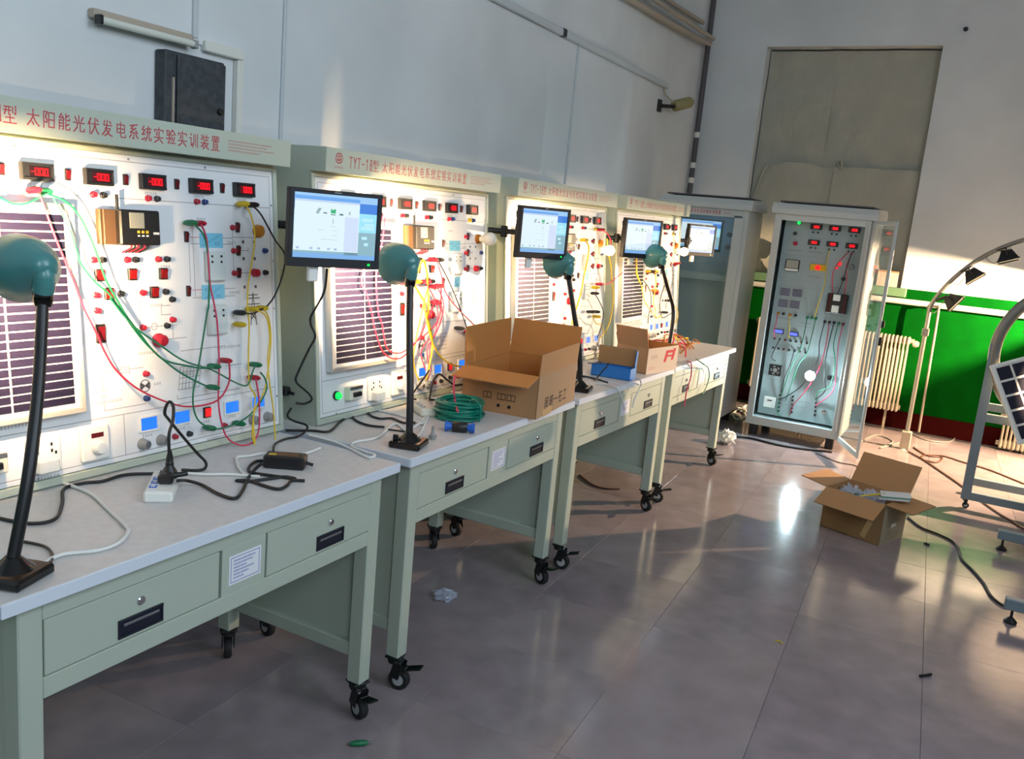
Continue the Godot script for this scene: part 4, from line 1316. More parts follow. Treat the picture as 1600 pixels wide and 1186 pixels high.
	# power strips
	power_strip("white power strip with blue sockets and two black plugs on the nearest workbench", Vector3(0.663, DESK, -1.421), 0.75, true)
	power_strip("cream power strip among tangled cables on the second workbench", Vector3(0.60, DESK, -2.645), 0.95, false)
	# adapters
	adapter("black power adapter with a yellow sticker on the nearest workbench", Vector3(0.728, DESK, -1.785), 0.55, true)
	adapter("black power adapter on the third workbench beside the blue box", Vector3(0.665, DESK, -3.80), 0.2, false)
	# black lamp transformer plugs beside the second console
	t = thing("wall_plug", "black plug hanging in the gap beside the second console", "plug", Vector3(0.395, 0.93, -2.128))
	part("body", bx(0.035, 0.030, 0.028, 0.006), "black_plastic", t)
	part("neck", tube([Vector3(0.016, 0, 0), Vector3(0.038, -0.004, 0)], 0.006, 8, 0), "black_plastic", t)
	# heap of patch cables at the end of the farthest bench
	for k in 12:
		var x := rng.randf_range(0.60, 0.80)
		var z := rng.randf_range(-5.45, -5.05)
		var a := rng.randf_range(-0.6, 0.6)
		var y := DESK + 0.006 + 0.007 * k * 0.8
		var pts := []
		for j in 6:
			var f := j / 5.0 - 0.5
			pts.append(Vector3(x + f * 0.16 * sin(a) + 0.05 * sin(f * 5.0 + k), y + 0.03 * cos(f * 3.0) * (0.3 + 0.7 * rng.randf()), z - f * 0.42 * cos(a)))
		pts[0].y = DESK + 0.006
		pts[5].y = DESK + 0.006
		single("loose_cable", tube(pts, 0.0048, 6), ["wire_yellow", "wire_red", "amber"][k % 3], ["yellow", "red", "orange"][k % 3] + " loose patch cable in the heap on the farthest workbench", "cable", Vector3.ZERO, Basis(), "heap of loose " + ["yellow", "red", "orange"][k % 3] + " patch cables")

func power_strip(label: String, at: Vector3, yaw: float, plugs: bool) -> void:
	var t := thing("power_strip", label, "power strip", at, yaw)
	part("body", boxes([[0, 0.015, 0, 0.068, 0.030, 0.172]], 0.006), "white_plastic" if plugs else "ivory_plastic", t)
	for k in 3:
		var z := 0.045 - k * 0.032
		part("socket_insert", bx(0.018, 0.002, 0.022, 0.0005), "tool_blue" if plugs else "grey_plastic", t, Vector3(-0.016, 0.0305, z))
		for j in 2:
			part("slot", bx(0.009, 0.0015, 0.003), "white_plastic", t, Vector3(-0.016, 0.0318, z - 0.004 + j * 0.008))
	part("rocker", bx(0.012, 0.006, 0.018, 0.002), "black_plastic", t, Vector3(-0.010, 0.032, -0.064))
	if plugs:
		for q in [[0.010, 0.018, 0.0], [0.012, -0.028, 0.0]]:
			var p := thing("mains_plug", ["black mains plug with upright cord in the power strip of the nearest workbench", "black angled mains plug lying low in the power strip of the nearest workbench"][0 if q[1] < 0 else 1], "plug", at + Basis(Vector3.UP, yaw) * Vector3(q[0], 0.0302, q[1]), yaw)
			if q[1] < 0:
				part("body", lathe([[0.0, 0.0], [0.020, 0.0], [0.021, 0.012], [0.014, 0.024], [0.010, 0.030], [0.008, 0.055], [0.0045, 0.070], [0.0, 0.070]], 14), "black_plastic", p)
				part("rib", lathe([[0.0, 0.034], [0.0105, 0.034], [0.0105, 0.037], [0.0, 0.037]], 12), "black_plastic", p)
			else:
				part("body", bx(0.036, 0.026, 0.034, 0.006), "black_plastic", p, Vector3(0, 0.013, 0))
				part("neck", tube([Vector3(0.012, 0.016, -0.008), Vector3(0.045, 0.016, -0.030)], 0.007, 8, 0), "black_plastic", p)

func adapter(label: String, at: Vector3, yaw: float, sticker: bool) -> void:
	var t := thing("power_adapter", label, "adapter", at, yaw)
	part("body", boxes([[0, 0.019, 0, 0.115, 0.038, 0.055]], 0.005), "black_plastic", t)
	part("rating_label", bx(0.070, 0.0008, 0.036), "heat_sink", t, Vector3(0.0, 0.0383, 0))
	if sticker:
		part("sticker", bx(0.020, 0.0008, 0.016), "yellow_plastic", t, Vector3(-0.034, 0.0388, 0.010))
	part("strain_relief", tube([Vector3(0.055, 0.018, 0), Vector3(0.078, 0.012, 0)], 0.005, 8, 0), "black_plastic", t)

# ------------------------------------------------------------------ cables
const PANEL_CABLES := [
	[0, "wire_red", 0.0026, "red patch cable sweeping low across the nearest console from its second meter", [[0.319, 0.706, 0.055], [0.333, 0.670, 0.052], [0.353, 0.611, 0.050], [0.372, 0.564, 0.048], [0.396, 0.507, 0.045], [0.416, 0.449, 0.045], [0.425, 0.427, 0.045], [0.451, 0.371, 0.045], [0.471, 0.323, 0.045], [0.502, 0.273, 0.045], [0.564, 0.217, 0.045], [0.655, 0.169, 0.045], [0.728, 0.147, 0.045], [0.818, 0.150, 0.048], [0.863, 0.193, 0.050], [0.868, 0.242, 0.052], [0.862, 0.261, 0.055]], [[0.321, 0.716, "red_plastic"], [0.872, 0.261, "red_plastic"]]],
	[0, "wire_green", 0.0026, "green patch cable running left from the second meter of the nearest console", [[0.227, 0.693, 0.055], [0.261, 0.682, 0.045], [0.291, 0.684, 0.045], [0.318, 0.696, 0.045], [0.340, 0.709, 0.055]], [[0.348, 0.714, "green_plastic"]]],
	[0, "wire_green", 0.0028, "upper green patch cable slanting down to the middle green plug of the nearest console", [[0.343, 0.707, 0.055], [0.381, 0.695, 0.052], [0.414, 0.669, 0.049], [0.442, 0.622, 0.046], [0.464, 0.569, 0.045], [0.485, 0.505, 0.045], [0.514, 0.453, 0.045], [0.538, 0.412, 0.045], [0.573, 0.366, 0.045], [0.610, 0.319, 0.045], [0.649, 0.286, 0.046], [0.706, 0.267, 0.049], [0.766, 0.252, 0.052], [0.807, 0.251, 0.055]], [[0.829, 0.249, "green_plastic"]]],
	[0, "wire_green", 0.0026, "lower green patch cable slanting down to the lowest green plug of the nearest console", [[0.352, 0.700, 0.055], [0.386, 0.638, 0.052], [0.408, 0.577, 0.048], [0.420, 0.544, 0.045], [0.455, 0.501, 0.045], [0.489, 0.473, 0.045], [0.513, 0.441, 0.045], [0.542, 0.399, 0.045], [0.583, 0.346, 0.045], [0.627, 0.303, 0.045], [0.681, 0.257, 0.048], [0.739, 0.220, 0.052], [0.800, 0.189, 0.055]], [[0.822, 0.188, "green_plastic"]]],
	[0, "wire_green", 0.0024, "green patch cable slanting to the far right green plug of the nearest console", [[0.486, 0.461, 0.055], [0.548, 0.390, 0.051], [0.633, 0.330, 0.046], [0.710, 0.279, 0.045], [0.805, 0.243, 0.045], [0.879, 0.202, 0.045], [0.928, 0.180, 0.045], [0.948, 0.187, 0.046], [0.962, 0.225, 0.051], [0.973, 0.238, 0.055]], [[0.990, 0.236, "green_plastic"]]],
	[0, "wire_green", 0.0026, "green patch cable hanging vertically beside the blue print blocks of the nearest console", [[0.761, 0.650, 0.055], [0.794, 0.622, 0.051], [0.807, 0.579, 0.048], [0.813, 0.518, 0.045], [0.806, 0.425, 0.045], [0.801, 0.411, 0.045], [0.780, 0.329, 0.045], [0.760, 0.253, 0.045], [0.740, 0.193, 0.045], [0.735, 0.142, 0.048], [0.749, 0.103, 0.051], [0.781, 0.078, 0.055]], [[0.766, 0.656, "green_plastic"], [0.804, 0.071, "green_plastic"]]],
	[0, "wire_pink", 0.0026, "pink patch cable with a deep loop below the displays of the nearest console", [[0.783, 0.651, 0.055], [0.798, 0.627, 0.052], [0.807, 0.594, 0.049], [0.813, 0.492, 0.046], [0.825, 0.436, 0.045], [0.835, 0.372, 0.045], [0.836, 0.255, 0.045], [0.828, 0.154, 0.045], [0.835, 0.088, 0.045], [0.856, 0.034, 0.045], [0.905, 0.002, 0.045], [0.956, 0.002, 0.046], [0.979, 0.041, 0.049], [0.980, 0.127, 0.052], [0.967, 0.197, 0.055]], [[0.797, 0.655, "red_plastic"], [0.981, 0.197, "red_plastic"]]],
	[0, "wire_green", 0.0026, "short green patch cable curving under the right-hand display of the nearest console", [[0.781, 0.077, 0.055], [0.826, 0.067, 0.049], [0.897, 0.071, 0.045], [0.954, 0.091, 0.045], [1.001, 0.129, 0.045], [1.021, 0.161, 0.045], [1.011, 0.191, 0.049], [0.987, 0.214, 0.055]], [[0.916, 0.065, "green_plastic"]]],
	[0, "wire_yellow", 0.0024, "yellow patch cable hanging from the last meter of the nearest console", [[0.953, 0.710, 0.055], [0.975, 0.677, 0.052], [0.989, 0.623, 0.048], [0.978, 0.553, 0.045], [0.960, 0.488, 0.045], [0.953, 0.417, 0.045], [0.957, 0.359, 0.045], [0.950, 0.271, 0.045], [0.950, 0.181, 0.045], [0.971, 0.145, 0.045], [0.962, 0.101, 0.048], [0.948, 0.030, 0.052], [0.954, -0.005, 0.055]], [[0.961, 0.717, "yellow_plastic"]]],
	[0, "wire_black", 0.0026, "black patch cable bulging past the right edge of the nearest console", [[0.979, 0.711, 0.055], [1.015, 0.686, 0.051], [1.074, 0.614, 0.046], [1.115, 0.569, 0.045], [1.103, 0.507, 0.045], [1.068, 0.446, 0.045], [1.032, 0.413, 0.045], [1.004, 0.404, 0.046], [0.969, 0.395, 0.051], [0.923, 0.398, 0.055]], [[0.999, 0.716, "black_plastic"], [0.934, 0.398, "black_plastic"]]],
	[0, "wire_yellow", 0.0024, "yellow patch cable dropping to the worktop at the right end of the nearest console", [[0.976, 0.406, 0.055], [1.024, 0.382, 0.048], [1.040, 0.319, 0.045], [1.029, 0.251, 0.045], [1.034, 0.170, 0.045], [1.043, 0.088, 0.048], [1.041, -0.010, 0.055]], [[0.982, 0.406, "yellow_plastic"]]],
	[0, "wire_yellow", 0.0024, "yellow patch cable crossing the right-hand display of the nearest console", [[1.010, 0.406, 0.055], [1.037, 0.370, 0.048], [1.044, 0.301, 0.045], [1.029, 0.217, 0.045], [1.009, 0.151, 0.045], [0.961, 0.090, 0.048], [0.955, 0, 0.055]], [[1.023, 0.407, "yellow_plastic"], [0.932, 0.363, "yellow_plastic"]]],
	[1, "wire_red", 0.0026, "left red patch cable hanging over the solar module of the second console", [[0.311, 0.714, 0.055], [0.282, 0.655, 0.051], [0.195, 0.494, 0.047], [0.220, 0.443, 0.045], [0.251, 0.371, 0.045], [0.267, 0.311, 0.045], [0.316, 0.223, 0.045], [0.412, 0.191, 0.045], [0.493, 0.228, 0.047], [0.555, 0.284, 0.051], [0.634, 0.389, 0.055]], [[0.678, 0.388, "red_plastic"]]],
	[1, "wire_red", 0.0026, "right red patch cable hanging over the solar module of the second console", [[0.324, 0.712, 0.055], [0.306, 0.615, 0.051], [0.276, 0.503, 0.047], [0.289, 0.368, 0.045], [0.309, 0.328, 0.045], [0.338, 0.236, 0.045], [0.422, 0.212, 0.045], [0.515, 0.242, 0.045], [0.610, 0.280, 0.047], [0.676, 0.333, 0.051], [0.680, 0.450, 0.055]], [[0.699, 0.451, "red_plastic"]]],
	[1, "wire_yellow", 0.0042, "thick yellow patch cable falling down the middle of the second console", [[0.503, 0.477, 0.055], [0.559, 0.552, 0.050], [0.595, 0.508, 0.045], [0.604, 0.424, 0.045], [0.604, 0.350, 0.045], [0.599, 0.337, 0.045], [0.633, 0.232, 0.045], [0.605, 0.149, 0.050], [0.573, 0.090, 0.055]], [[0.541, 0.472, "yellow_plastic"]]],
	[1, "wire_yellow", 0.0034, "yellow patch cable in a wide low loop beside the big open carton", [[0.494, 0.463, 0.055], [0.538, 0.399, 0.071], [0.524, 0.360, 0.086], [0.562, 0.246, 0.090], [0.617, 0.185, 0.090], [0.700, 0.141, 0.090], [0.799, 0.124, 0.090], [0.897, 0.144, 0.086], [0.982, 0.191, 0.071], [1.063, 0.236, 0.055]], [[1.036, 0.242, "yellow_plastic"]]],
	[1, "wire_yellow", 0.003, "yellow patch cable close to the lamp stem of the second bench", [[0.571, 0.547, 0.055], [0.597, 0.452, 0.047], [0.574, 0.389, 0.045], [0.505, 0.204, 0.045], [0.511, 0.136, 0.047], [0.524, 0.096, 0.055]], []],
	[1, "wire_pink", 0.0024, "upper pink patch cable hanging from the red plugs of the second console", [[0.651, 0.547, 0.055], [0.697, 0.489, 0.047], [0.729, 0.424, 0.045], [0.819, 0.355, 0.045], [0.957, 0.272, 0.047], [0.997, 0.242, 0.055]], [[0.658, 0.553, "red_plastic"]]],
	[1, "wire_pink", 0.0024, "second pink patch cable hanging from the red plugs of the second console", [[0.650, 0.453, 0.055], [0.711, 0.380, 0.047], [0.688, 0.310, 0.045], [0.642, 0.250, 0.045], [0.594, 0.216, 0.047], [0.588, 0.153, 0.055]], [[0.669, 0.448, "red_plastic"]]],
	[1, "wire_pink", 0.0024, "third pink patch cable hanging from the red plugs of the second console", [[0.662, 0.383, 0.055], [0.702, 0.335, 0.047], [0.653, 0.261, 0.045], [0.586, 0.235, 0.045], [0.550, 0.195, 0.047], [0.571, 0.130, 0.055]], [[0.680, 0.385, "red_plastic"]]],
	[1, "wire_pink", 0.0024, "lowest pink patch cable hanging from the red plugs of the second console", [[0.573, 0.467, 0.055], [0.662, 0.376, 0.047], [0.659, 0.280, 0.045], [0.614, 0.214, 0.045], [0.616, 0.124, 0.047], [0.582, 0.090, 0.055]], [[0.608, 0.470, "red_plastic"]]],
	[1, "wire_black", 0.0024, "black patch cable hanging down the right of the second console", [[0.662, 0.547, 0.055], [0.743, 0.475, 0.047], [0.819, 0.381, 0.045], [0.882, 0.284, 0.045], [0.925, 0.213, 0.047], [0.922, 0.096, 0.055]], [[0.698, 0.553, "black_plastic"], [0.853, 0.271, "black_plastic"]]],
	[1, "wire_red", 0.0024, "red patch cable curling at the lower right of the second console", [[0.892, 0.253, 0.055], [0.951, 0.241, 0.091], [1.018, 0.187, 0.100], [1.018, 0.131, 0.100], [0.966, 0.111, 0.091], [0.945, 0.121, 0.055]], [[0.929, 0.250, "red_plastic"]]],
	[2, "wire_yellow", 0.0045, "thick pale yellow patch cable crossing the third console", [[0.740, 0.652, 0.055], [0.802, 0.620, 0.048], [0.801, 0.558, 0.045], [0.758, 0.466, 0.045], [0.718, 0.367, 0.045], [0.642, 0.266, 0.048], [0.602, 0.220, 0.055]], [[0.776, 0.653, "yellow_plastic"]]],
	[2, "wire_red", 0.0032, "red patch cable leaving the last meter of the third console", [[0.955, 0.709, 0.055], [1.046, 0.694, 0.045], [1.090, 0.669, 0.045], [1.085, 0.636, 0.055]], [[0.991, 0.712, "red_plastic"]]],
	[2, "wire_yellow", 0.0036, "yellow patch cable hanging along the right edge of the third console", [[1.107, 0.666, 0.020], [1.130, 0.590, 0.020], [1.170, 0.510, 0.020], [1.194, 0.422, 0.020], [1.218, 0.333, 0.020], [1.191, 0.219, 0.020], [1.110, 0.129, 0.020]], []],
	[2, "wire_pink", 0.0032, "pink patch cable reaching sideways from the third console towards the next one", [[0.975, 0.416, 0.055], [1.070, 0.417, 0.050], [1.172, 0.444, 0.050], [1.265, 0.476, 0.055]], [[0.993, 0.416, "red_plastic"], [0.938, 0.400, "yellow_plastic"]]],
	[2, "wire_black", 0.0028, "black patch cable drooping at the lower right of the third console", [[0.873, 0.371, 0.055], [0.954, 0.332, 0.045], [1.025, 0.263, 0.045], [1.013, 0.198, 0.045], [0.928, 0.126, 0.055]], [[0.932, 0.368, "black_plastic"], [0.882, 0.270, "black_plastic"], [0.954, 0.266, "black_plastic"]]],
	[2, "wire_yellow", 0.003, "yellow patch cable bunched low on the third console", [[0.865, 0.241, 0.055], [0.930, 0.204, 0.045], [0.996, 0.192, 0.045], [1.033, 0.143, 0.045], [0.945, 0.111, 0.055]], [[0.964, 0.239, "yellow_plastic"]]],
	[3, "wire_yellow", 0.0048, "thick yellow patch cable below the monitor in front of the farthest console", [[0.193, 0.565, 0.055], [0.192, 0.509, 0.060], [0.203, 0.460, 0.060], [0.281, 0.405, 0.055]], []],
	[3, "wire_yellow", 0.003, "left yellow patch cable drooping across the farthest console", [[0.296, 0.394, 0.055], [0.368, 0.311, 0.045], [0.458, 0.248, 0.045], [0.596, 0.180, 0.045], [0.680, 0.191, 0.055]], [[0.441, 0.476, "yellow_plastic"]]],
	[3, "wire_yellow", 0.003, "right yellow patch cable drooping across the farthest console", [[0.527, 0.469, 0.055], [0.575, 0.385, 0.045], [0.540, 0.296, 0.045], [0.581, 0.219, 0.045], [0.568, 0.182, 0.055]], [[0.580, 0.474, "yellow_plastic"], [0.592, 0.353, "amber"]]],
	[3, "wire_black", 0.0026, "upper black patch cable on the farthest console", [[0.330, 0.422, 0.055], [0.468, 0.359, 0.045], [0.498, 0.276, 0.045], [0.462, 0.203, 0.045], [0.429, 0.154, 0.055]], [[0.526, 0.474, "black_plastic"]]],
	[3, "wire_black", 0.0026, "lower black patch cable looping beside the bent lamp stem", [[0.748, 0.411, 0.055], [0.687, 0.336, 0.047], [0.656, 0.253, 0.045], [0.711, 0.173, 0.045], [0.822, 0.182, 0.047], [0.893, 0.202, 0.055]], [[0.852, 0.277, "black_plastic"], [0.790, 0.202, "black_plastic"]]],
	[3, "wire_yellow", 0.0028, "yellow patch cable bulging past the right edge of the farthest console", [[0.913, 0.241, 0.055], [0.978, 0.197, 0.060], [0.960, 0.134, 0.060], [0.878, 0.115, 0.055]], []],
	[3, "wire_grey", 0.0026, "grey patch cable on the right of the farthest console", [[0.804, 0.541, 0.055], [0.894, 0.439, 0.045], [0.855, 0.361, 0.045], [0.792, 0.285, 0.045], [0.745, 0.234, 0.055]], [[1.007, 0.522, "red_plastic"]]],
]
const LOOSE_CABLES := [
	["extension_cable", "wire_black", 0.0042, "black cord along the foot of the nearest console to the white power strip", [[0.508, 0.821, -1.062], [0.571, 0.821, -1.067], [0.644, 0.821, -1.092], [0.655, 0.821, -1.140], [0.581, 0.821, -1.207], [0.495, 0.821, -1.270], [0.488, 0.821, -1.326], [0.507, 0.821, -1.366], [0.502, 0.821, -1.435], [0.543, 0.821, -1.491]]],
	["extension_cable", "wire_black", 0.0042, "black cord rising in a tall loop from the plug on the nearest workbench", [[0.672, 0.901, -1.433], [0.665, 0.962, -1.436], [0.655, 0.992, -1.455], [0.640, 1.024, -1.469], [0.630, 1.036, -1.466], [0.620, 1.024, -1.464], [0.610, 1.001, -1.468], [0.600, 0.979, -1.490], [0.600, 0.930, -1.531], [0.590, 0.867, -1.592], [0.592, 0.836, -1.620], [0.601, 0.822, -1.610], [0.598, 0.821, -1.586], [0.566, 0.821, -1.562]]],
	["extension_cable", "wire_black", 0.0046, "black cord from the low plug winding to the black adapter on the nearest workbench", [[0.722, 0.861, -1.417], [0.680, 0.836, -1.481], [0.702, 0.822, -1.512], [0.775, 0.821, -1.496], [0.831, 0.821, -1.497], [0.806, 0.821, -1.547], [0.729, 0.821, -1.648], [0.692, 0.826, -1.718], [0.697, 0.836, -1.746]]],
	["charger_cable", "wire_black", 0.0044, "coiled black cord lying in front of the black adapter", [[0.663, 0.821, -1.780], [0.646, 0.821, -1.754], [0.672, 0.821, -1.702], [0.708, 0.821, -1.674], [0.759, 0.821, -1.689], [0.828, 0.821, -1.715], [0.800, 0.821, -1.710], [0.780, 0.821, -1.667], [0.762, 0.821, -1.621], [0.733, 0.821, -1.597], [0.757, 0.821, -1.621], [0.806, 0.821, -1.618], [0.856, 0.821, -1.623], [0.854, 0.821, -1.658], [0.834, 0.821, -1.698], [0.858, 0.821, -1.722]]],
	["white_cable", "wire_white", 0.0042, "white cord running behind the black adapter on the nearest workbench", [[0.581, 0.821, -1.542], [0.637, 0.821, -1.577], [0.683, 0.821, -1.624], [0.750, 0.821, -1.665], [0.702, 0.821, -1.652], [0.586, 0.821, -1.737], [0.595, 0.821, -1.779], [0.607, 0.821, -1.833], [0.682, 0.821, -1.898], [0.678, 0.821, -1.988]]],
	["white_cable", "wire_white", 0.0044, "white cord curving across the nearest workbench to the lamp base", [[0.410, 0.821, -1.294], [0.480, 0.821, -1.295], [0.570, 0.821, -1.290], [0.686, 0.821, -1.251], [0.793, 0.821, -1.214], [0.832, 0.821, -1.191], [0.867, 0.821, -1.140], [0.867, 0.821, -1.089], [0.836, 0.821, -1.036], [0.849, 0.821, -0.984]]],
	["video_cable", "wire_black", 0.0036, "black cord hanging from the nearest monitor into the gap between consoles", [[0.680, 1.369, -1.976], [0.660, 1.306, -1.994], [0.640, 1.264, -1.994], [0.600, 1.216, -2.007], [0.580, 1.185, -2.031], [0.560, 1.142, -2.076], [0.540, 1.097, -2.071], [0.510, 1.023, -2.062], [0.500, 0.987, -2.065], [0.500, 0.940, -2.126], [0.490, 0.913, -2.153], [0.470, 0.898, -2.141], [0.450, 0.900, -2.121]]],
	["charger_cable", "wire_black", 0.0036, "thin black cord from the adapter to the plug in the gap between consoles", [[0.679, 0.852, -1.786], [0.558, 0.821, -1.920], [0.539, 0.821, -1.985], [0.545, 0.821, -2.036], [0.522, 0.826, -2.099], [0.500, 0.835, -2.120], [0.460, 0.842, -2.108], [0.440, 0.858, -2.096], [0.430, 0.878, -2.123]]],
	["extension_cable", "wire_black", 0.0042, "black cord wandering along the foot of the second console", [[0.466, 0.821, -2.061], [0.526, 0.821, -2.120], [0.569, 0.821, -2.155], [0.517, 0.821, -2.267], [0.479, 0.821, -2.372], [0.544, 0.821, -2.329], [0.611, 0.821, -2.316], [0.656, 0.821, -2.339]]],
	["extension_cable", "wire_black", 0.0042, "black cord looped behind the lamp stem on the second workbench", [[0.477, 0.821, -2.619], [0.474, 0.821, -2.490], [0.523, 0.821, -2.431], [0.574, 0.821, -2.420], [0.599, 0.821, -2.456], [0.664, 0.821, -2.437], [0.692, 0.821, -2.469]]],
	["white_cable", "wire_white", 0.0044, "white cord curling across the near corner of the second workbench", [[0.556, 0.821, -2.072], [0.659, 0.821, -2.072], [0.748, 0.821, -2.049], [0.841, 0.821, -2.017], [0.837, 0.821, -2.052], [0.785, 0.821, -2.060], [0.729, 0.821, -2.075], [0.708, 0.821, -2.126], [0.720, 0.821, -2.216], [0.654, 0.821, -2.400], [0.730, 0.821, -2.364], [0.700, 0.821, -2.493], [0.623, 0.821, -2.651], [0.564, 0.821, -2.688]]],
	["extension_cable", "wire_black", 0.004, "black cord arching in a hoop behind the green wire coil", [[0.519, 0.822, -2.810], [0.600, 0.889, -2.694], [0.580, 0.921, -2.736], [0.570, 0.937, -2.788], [0.570, 0.913, -2.837], [0.600, 0.889, -2.859], [0.620, 0.889, -2.887], [0.630, 0.852, -2.926], [0.640, 0.823, -2.933], [0.591, 0.822, -2.912], [0.549, 0.822, -2.858], [0.523, 0.822, -2.804]]],
	["extension_cable", "wire_black", 0.004, "black cord slanting up from the cream power strip on the second workbench", [[0.600, 0.886, -2.563], [0.580, 0.904, -2.625], [0.560, 0.926, -2.693], [0.540, 0.949, -2.760]]],
	["white_cable", "wire_white", 0.0048, "white cord looped behind the cream power strip on the second workbench", [[0.615, 0.822, -2.911], [0.549, 0.822, -2.918], [0.531, 0.822, -2.850], [0.485, 0.822, -2.860], [0.446, 0.822, -2.929], [0.454, 0.822, -3.001], [0.511, 0.822, -3.013], [0.558, 0.822, -3.001]]],
	["white_cable", "wire_white", 0.0044, "white cord from the cream power strip towards the lamp base", [[0.496, 0.821, -2.516], [0.544, 0.821, -2.517], [0.616, 0.821, -2.509], [0.686, 0.821, -2.485], [0.715, 0.821, -2.484], [0.648, 0.821, -2.622], [0.709, 0.821, -2.512], [0.775, 0.821, -2.388], [0.827, 0.821, -2.281]]],
	["red_lead", "wire_pink", 0.0038, "short pink lead standing up out of the green wire coil", [[0.847, 0.886, -2.497], [0.730, 0.873, -2.665], [0.720, 0.902, -2.668], [0.700, 0.929, -2.693], [0.680, 0.958, -2.728]]],
	["extension_cable", "wire_black", 0.004, "black cord lying beside the blue box on the third workbench", [[0.695, 0.821, -3.775], [0.692, 0.821, -3.837], [0.719, 0.821, -3.867], [0.783, 0.821, -3.855], [0.860, 0.821, -3.822]]],
	["charger_cable", "wire_black", 0.0036, "thin black cord rising from the adapter over the blue box", [[0.628, 0.846, -4.103], [0.800, 0.904, -3.832], [0.810, 0.899, -3.903], [0.820, 0.893, -3.906], [0.800, 0.851, -3.873], [0.799, 0.821, -3.812]]],
	["white_cable", "wire_white", 0.0036, "left white cord hanging over the front of the third workbench", [[0.831, 0.822, -3.745], [0.889, 0.822, -3.764], [0.937, 0.826, -3.728], [0.942, 0.813, -3.746], [0.945, 0.763, -3.808], [0.945, 0.695, -3.870]]],
	["white_cable", "wire_white", 0.0036, "right white cord hanging over the front of the third workbench", [[0.925, 0.822, -4.041], [0.964, 0.828, -3.984], [0.945, 0.793, -4.061], [0.945, 0.768, -4.036], [0.945, 0.731, -3.988], [0.945, 0.690, -3.972]]],
	["red_lead", "wire_pink", 0.0036, "red lead hanging over the front of the farthest workbench", [[0.919, 0.822, -4.876], [0.959, 0.826, -4.811], [0.945, 0.786, -4.889], [0.945, 0.721, -4.900], [0.945, 0.655, -4.856], [0.945, 0.560, -4.845]]],
	["green_lead", "wire_green", 0.0036, "green lead hanging over the front of the farthest workbench", [[0.933, 0.824, -5.000], [1.033, 0.828, -4.818], [0.950, 0.749, -5.221], [0.950, 0.688, -5.277], [0.950, 0.623, -5.244], [0.950, 0.584, -5.182]]],
	["floor_cable", "wire_black", 0.006, "black cable snaking from the floor carton to the stand foot", [[2.185, 0.007, -5.541], [2.270, 0.007, -5.383], [2.367, 0.007, -5.324], [2.443, 0.007, -5.250], [2.478, 0.007, -5.114], [2.496, 0.007, -4.971], [2.549, 0.007, -4.839], [2.599, 0.007, -4.687], [2.631, 0.007, -4.534], [2.668, 0.007, -4.455], [2.697, 0.007, -4.432]]],
	["floor_cable", "wire_brown", 0.006, "dark cable running diagonally from the arch foot to the right edge", [[2.037, 0.007, -7.383], [2.157, 0.007, -7.194], [2.284, 0.007, -6.938], [2.437, 0.007, -6.615], [2.582, 0.007, -6.262], [2.682, 0.007, -6.051], [2.802, 0.007, -5.837]]],
	["floor_cable", "wire_brown", 0.006, "dark cable with a loop behind the tracker frame", [[2.061, 0.007, -7.576], [2.175, 0.007, -7.368], [2.279, 0.007, -7.399], [2.252, 0.007, -7.192], [2.157, 0.007, -7.194], [2.148, 0.007, -7.339], [2.266, 0.007, -7.464], [2.431, 0.007, -7.378], [2.616, 0.007, -7.277], [2.831, 0.007, -7.046]]],
	["floor_cable", "wire_grey", 0.006, "grey cable bundle on the floor between cabinet door and arch foot", [[1.679, 0.007, -7.409], [1.758, 0.007, -7.788], [1.898, 0.007, -7.649], [1.836, 0.007, -7.308], [1.947, 0.007, -7.647]]],
	["floor_cable", "wire_grey", 0.006, "pale cable along the red baseboard", [[2.007, 0.007, -8.127], [2.143, 0.007, -7.976], [2.310, 0.007, -8.100], [2.366, 0.007, -8.625], [2.467, 0.007, -8.707]]],
	["floor_cable", "wire_black", 0.008, "black cable along the floor in front of the control cabinet", [[0.782, 0.009, -6.633], [0.931, 0.009, -6.742], [1.163, 0.009, -6.702], [1.371, 0.009, -6.746], [1.545, 0.009, -6.832]]],
	["floor_cable", "wire_brown", 0.005, "dark red cable end on the floor under the third workbench", [[0.341, 0.006, -4.828], [0.483, 0.006, -4.706], [0.572, 0.006, -4.694], [0.645, 0.006, -4.749]]],
	["floor_cable", "wire_white", 0.008, "tangled pale cable on the floor left of the control cabinet", [[0.590, 0.009, -7.476], [0.589, 0.009, -7.767], [0.704, 0.009, -7.541], [0.673, 0.009, -7.333], [0.581, 0.009, -7.573], [0.722, 0.009, -7.357]]],
	["floor_cable", "wire_brown", 0.004, "thin dark cable on the lit floor in front of the glass door", [[1.450, 0.005, -6.702], [1.633, 0.005, -6.564], [1.743, 0.005, -6.567], [1.821, 0.005, -6.473]]],
]

func plug_mesh() -> ArrayMesh:
	return lathe_x([[0.0, 0.0], [0.0055, 0.0], [0.0075, 0.006], [0.0085, 0.012], [0.0085, 0.034], [0.0065, 0.044], [0.0035, 0.050], [0.0, 0.050]], 12)

func build_cables() -> void:
	# patch cables plugged into the consoles: [console, material, radius, label, points [s, h, d], plugs [s, h, material]]
	for q in PANEL_CABLES:
		var t := thing("patch_cable", q[3], "cable")
		var pts := []
		for p in q[4]:
			pts.append(console_point(q[0], p[0], p[1], p[2]))
		part("wire", tube(pts, q[2], 6, 6), q[1], t)
		for p in q[5]:
			part("plug", plug_mesh(), p[2], t, console_point(q[0], p[0], p[1], 0.008), Basis(Vector3.UP, deg_to_rad(CONSOLE[q[0]][2])) * pb())
	for q in LOOSE_CABLES:
		var pts := v3s(q[4])
		single(q[0], tube(pts, q[2], 6, 6), q[1], q[3], "cable")

